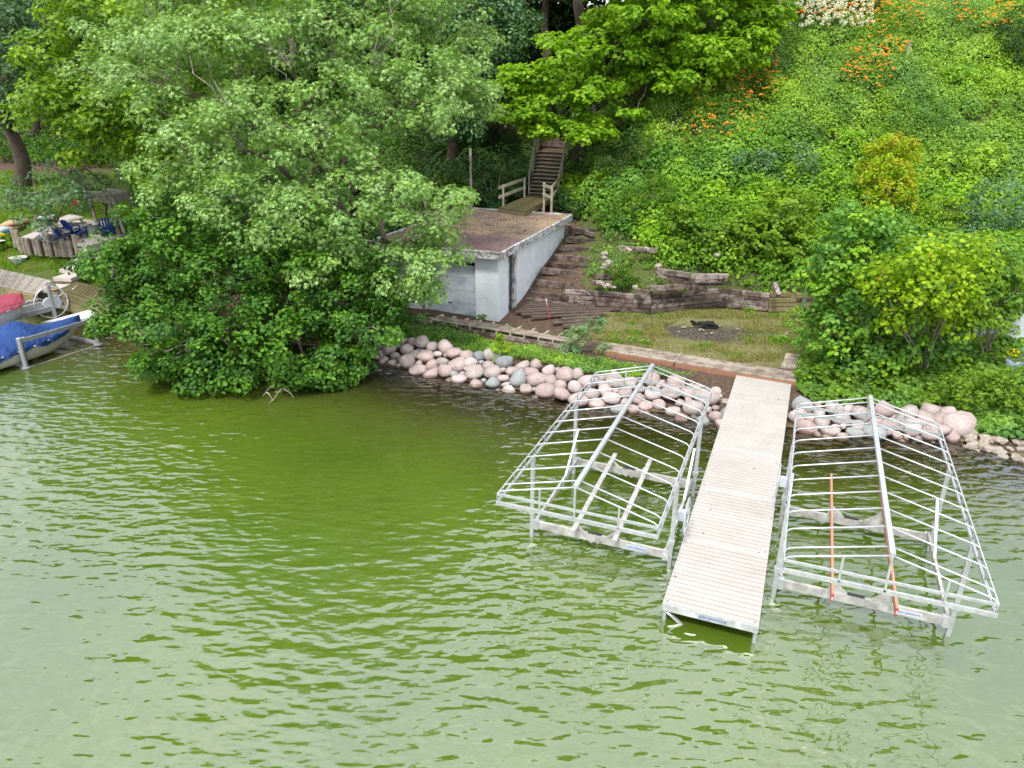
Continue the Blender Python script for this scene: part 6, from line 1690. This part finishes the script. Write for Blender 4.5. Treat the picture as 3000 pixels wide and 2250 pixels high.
# registration number on the near side
sM = signM(rb0 - ax * 1.0 + nx * -.17 + [0, 0, 1.0], ax, -nx * .9 + np.array([0, 0, .35]))
text('registration_number', 'WS 5278 GP', .15, sM, M['ink'], rbt)
bar('registration_sticker', rb0 - ax * 1.72 - nx * .16 + [0, 0, .97], rb0 - ax * 1.58 - nx * .16 + [0, 0, .98], .02, .12, M['cyan'], rbt)
tube('hull_stripe', [rb0 - ax * (.6 + .5 * k) - nx * (.04 + .03 * k) + [0, 0, .84 - .02 * k] for k in range(8)], .018, M['dark'], rbt, 5)
# hoist with the big white hand wheel, for the maroon boat
wc = at(150, 886, 1.15)
h2 = thing('boat_hoist', 'boat hoist with a big white hand wheel beside the maroon boat', 'boat lift', (wc[0], wc[1], 0))
pB2 = at(162, 938, .5); pB2 = np.array([wc[0] + .12, wc[1] - .15, 0])
put('post', *lathe_geo((pB2[0], pB2[1], 0), [(.08, -1), (.08, 1.95), (.01, 1.96)], 12), M['galv'], h2)
R_ = .66
dW = (wc - CPOS); dW[2] = 0; dW /= np.linalg.norm(dW); e1 = np.array([dW[1], -dW[0], 0]); e1 = unit(e1 * .9 + dW * .35)
ring = [wc + e1 * R_ * math.cos(a) + np.array([0, 0, R_ * math.sin(a)]) for a in np.linspace(0, 2 * math.pi, 37)]
wh = tube('hand_wheel', ring, .028, M['white'], h2, 7)
for k in range(6):
    a = .5 + k * math.pi / 3; bar('spoke', wc, wc + e1 * R_ * math.cos(a) + [0, 0, R_ * math.sin(a)], .03, .03, M['white'], wh)
nz_ = np.cross(e1, [0, 0, 1.0]); 
for off, nn_, rr0, mt in ((-.12, 18, .26, 'white'), (-.05, 6, .30, 'palegrey')):
    cc = wc + e1 * (-.12 if nn_ == 18 else .12) + nz_ * off * (1 if nz_[1] > 0 else -1)
    V = np.array([cc + nz_ * dz + e1 * rr0 * math.cos(a) + np.array([0, 0, rr0 * math.sin(a)]) for dz in (-.04, .04) for a in np.arange(nn_) * 6.2832 / nn_])
    i_ = np.arange(nn_)
    put('winch_cover', V, [np.stack([i_, (i_ + 1) % nn_, nn_ + (i_ + 1) % nn_, nn_ + i_], 1), np.array([i_[::-1], nn_ + i_])], M[mt], h2)
rA_ = at(0, 985, 1.0); rB_ = np.array([pB2[0], pB2[1], .95])
bar('side_rail', rB_ - ax * 4.2, rB_, .08, .2, M['galv'], h2)
bar('side_rail', rB_ - ax * 4.2 + nx * .7 + [0, 0, .05], rB_ + nx * .7 + [0, 0, .05], .1, .26, M['alu'], h2)
bar('side_rail', rB_ - ax * 4.2 + nx * .95 + [0, 0, .22], rB_ + nx * .95 + [0, 0, .22], .1, .12, M['alu_dull'], h2)
# white docks between the boats
def wdock(label, c4, z, n=10):
    a, b, c, d = [at(px, py, z) for px, py in c4]; th_ = thing('side_dock', label, 'dock', tuple(a))
    for k in range(n):
        s0_, s1_ = (k + .01) / n, (k + .97) / n
        V = np.array([p + [0, 0, dz] for dz in (0, -.05) for p in (a + (d - a) * s0_, b + (c - b) * s0_, b + (c - b) * s1_, a + (d - a) * s1_)])
        put('plank', V, [np.array([(0, 1, 2, 3), (4, 5, 1, 0), (5, 6, 2, 1), (6, 7, 3, 2), (7, 4, 0, 3)])], M['white'], th_)
    for p_ in (a, b, c, d): bar('leg', p_ + [0, 0, -1.2], p_ + [0, 0, -.05], .06, .06, M['galv'], th_, up=(0, 1, 0))
    bar('edge_board', a + [0, 0, -.07], b + [0, 0, -.07], .05, .12, M['palegrey'], th_)
wdock('white plank dock running behind the blue covered boat', [(120, 944), (335, 925), (400, 870), (175, 930)], .5, 8)
wdock('short white plank dock end behind the hand wheel', [(70, 843), (100, 860), (150, 848), (125, 838)], .75, 5)
wdock('white dock strip along the left edge, behind the blue boat', [(-90, 1010), (-90, 990), (60, 960), (62, 967)], .6, 6)
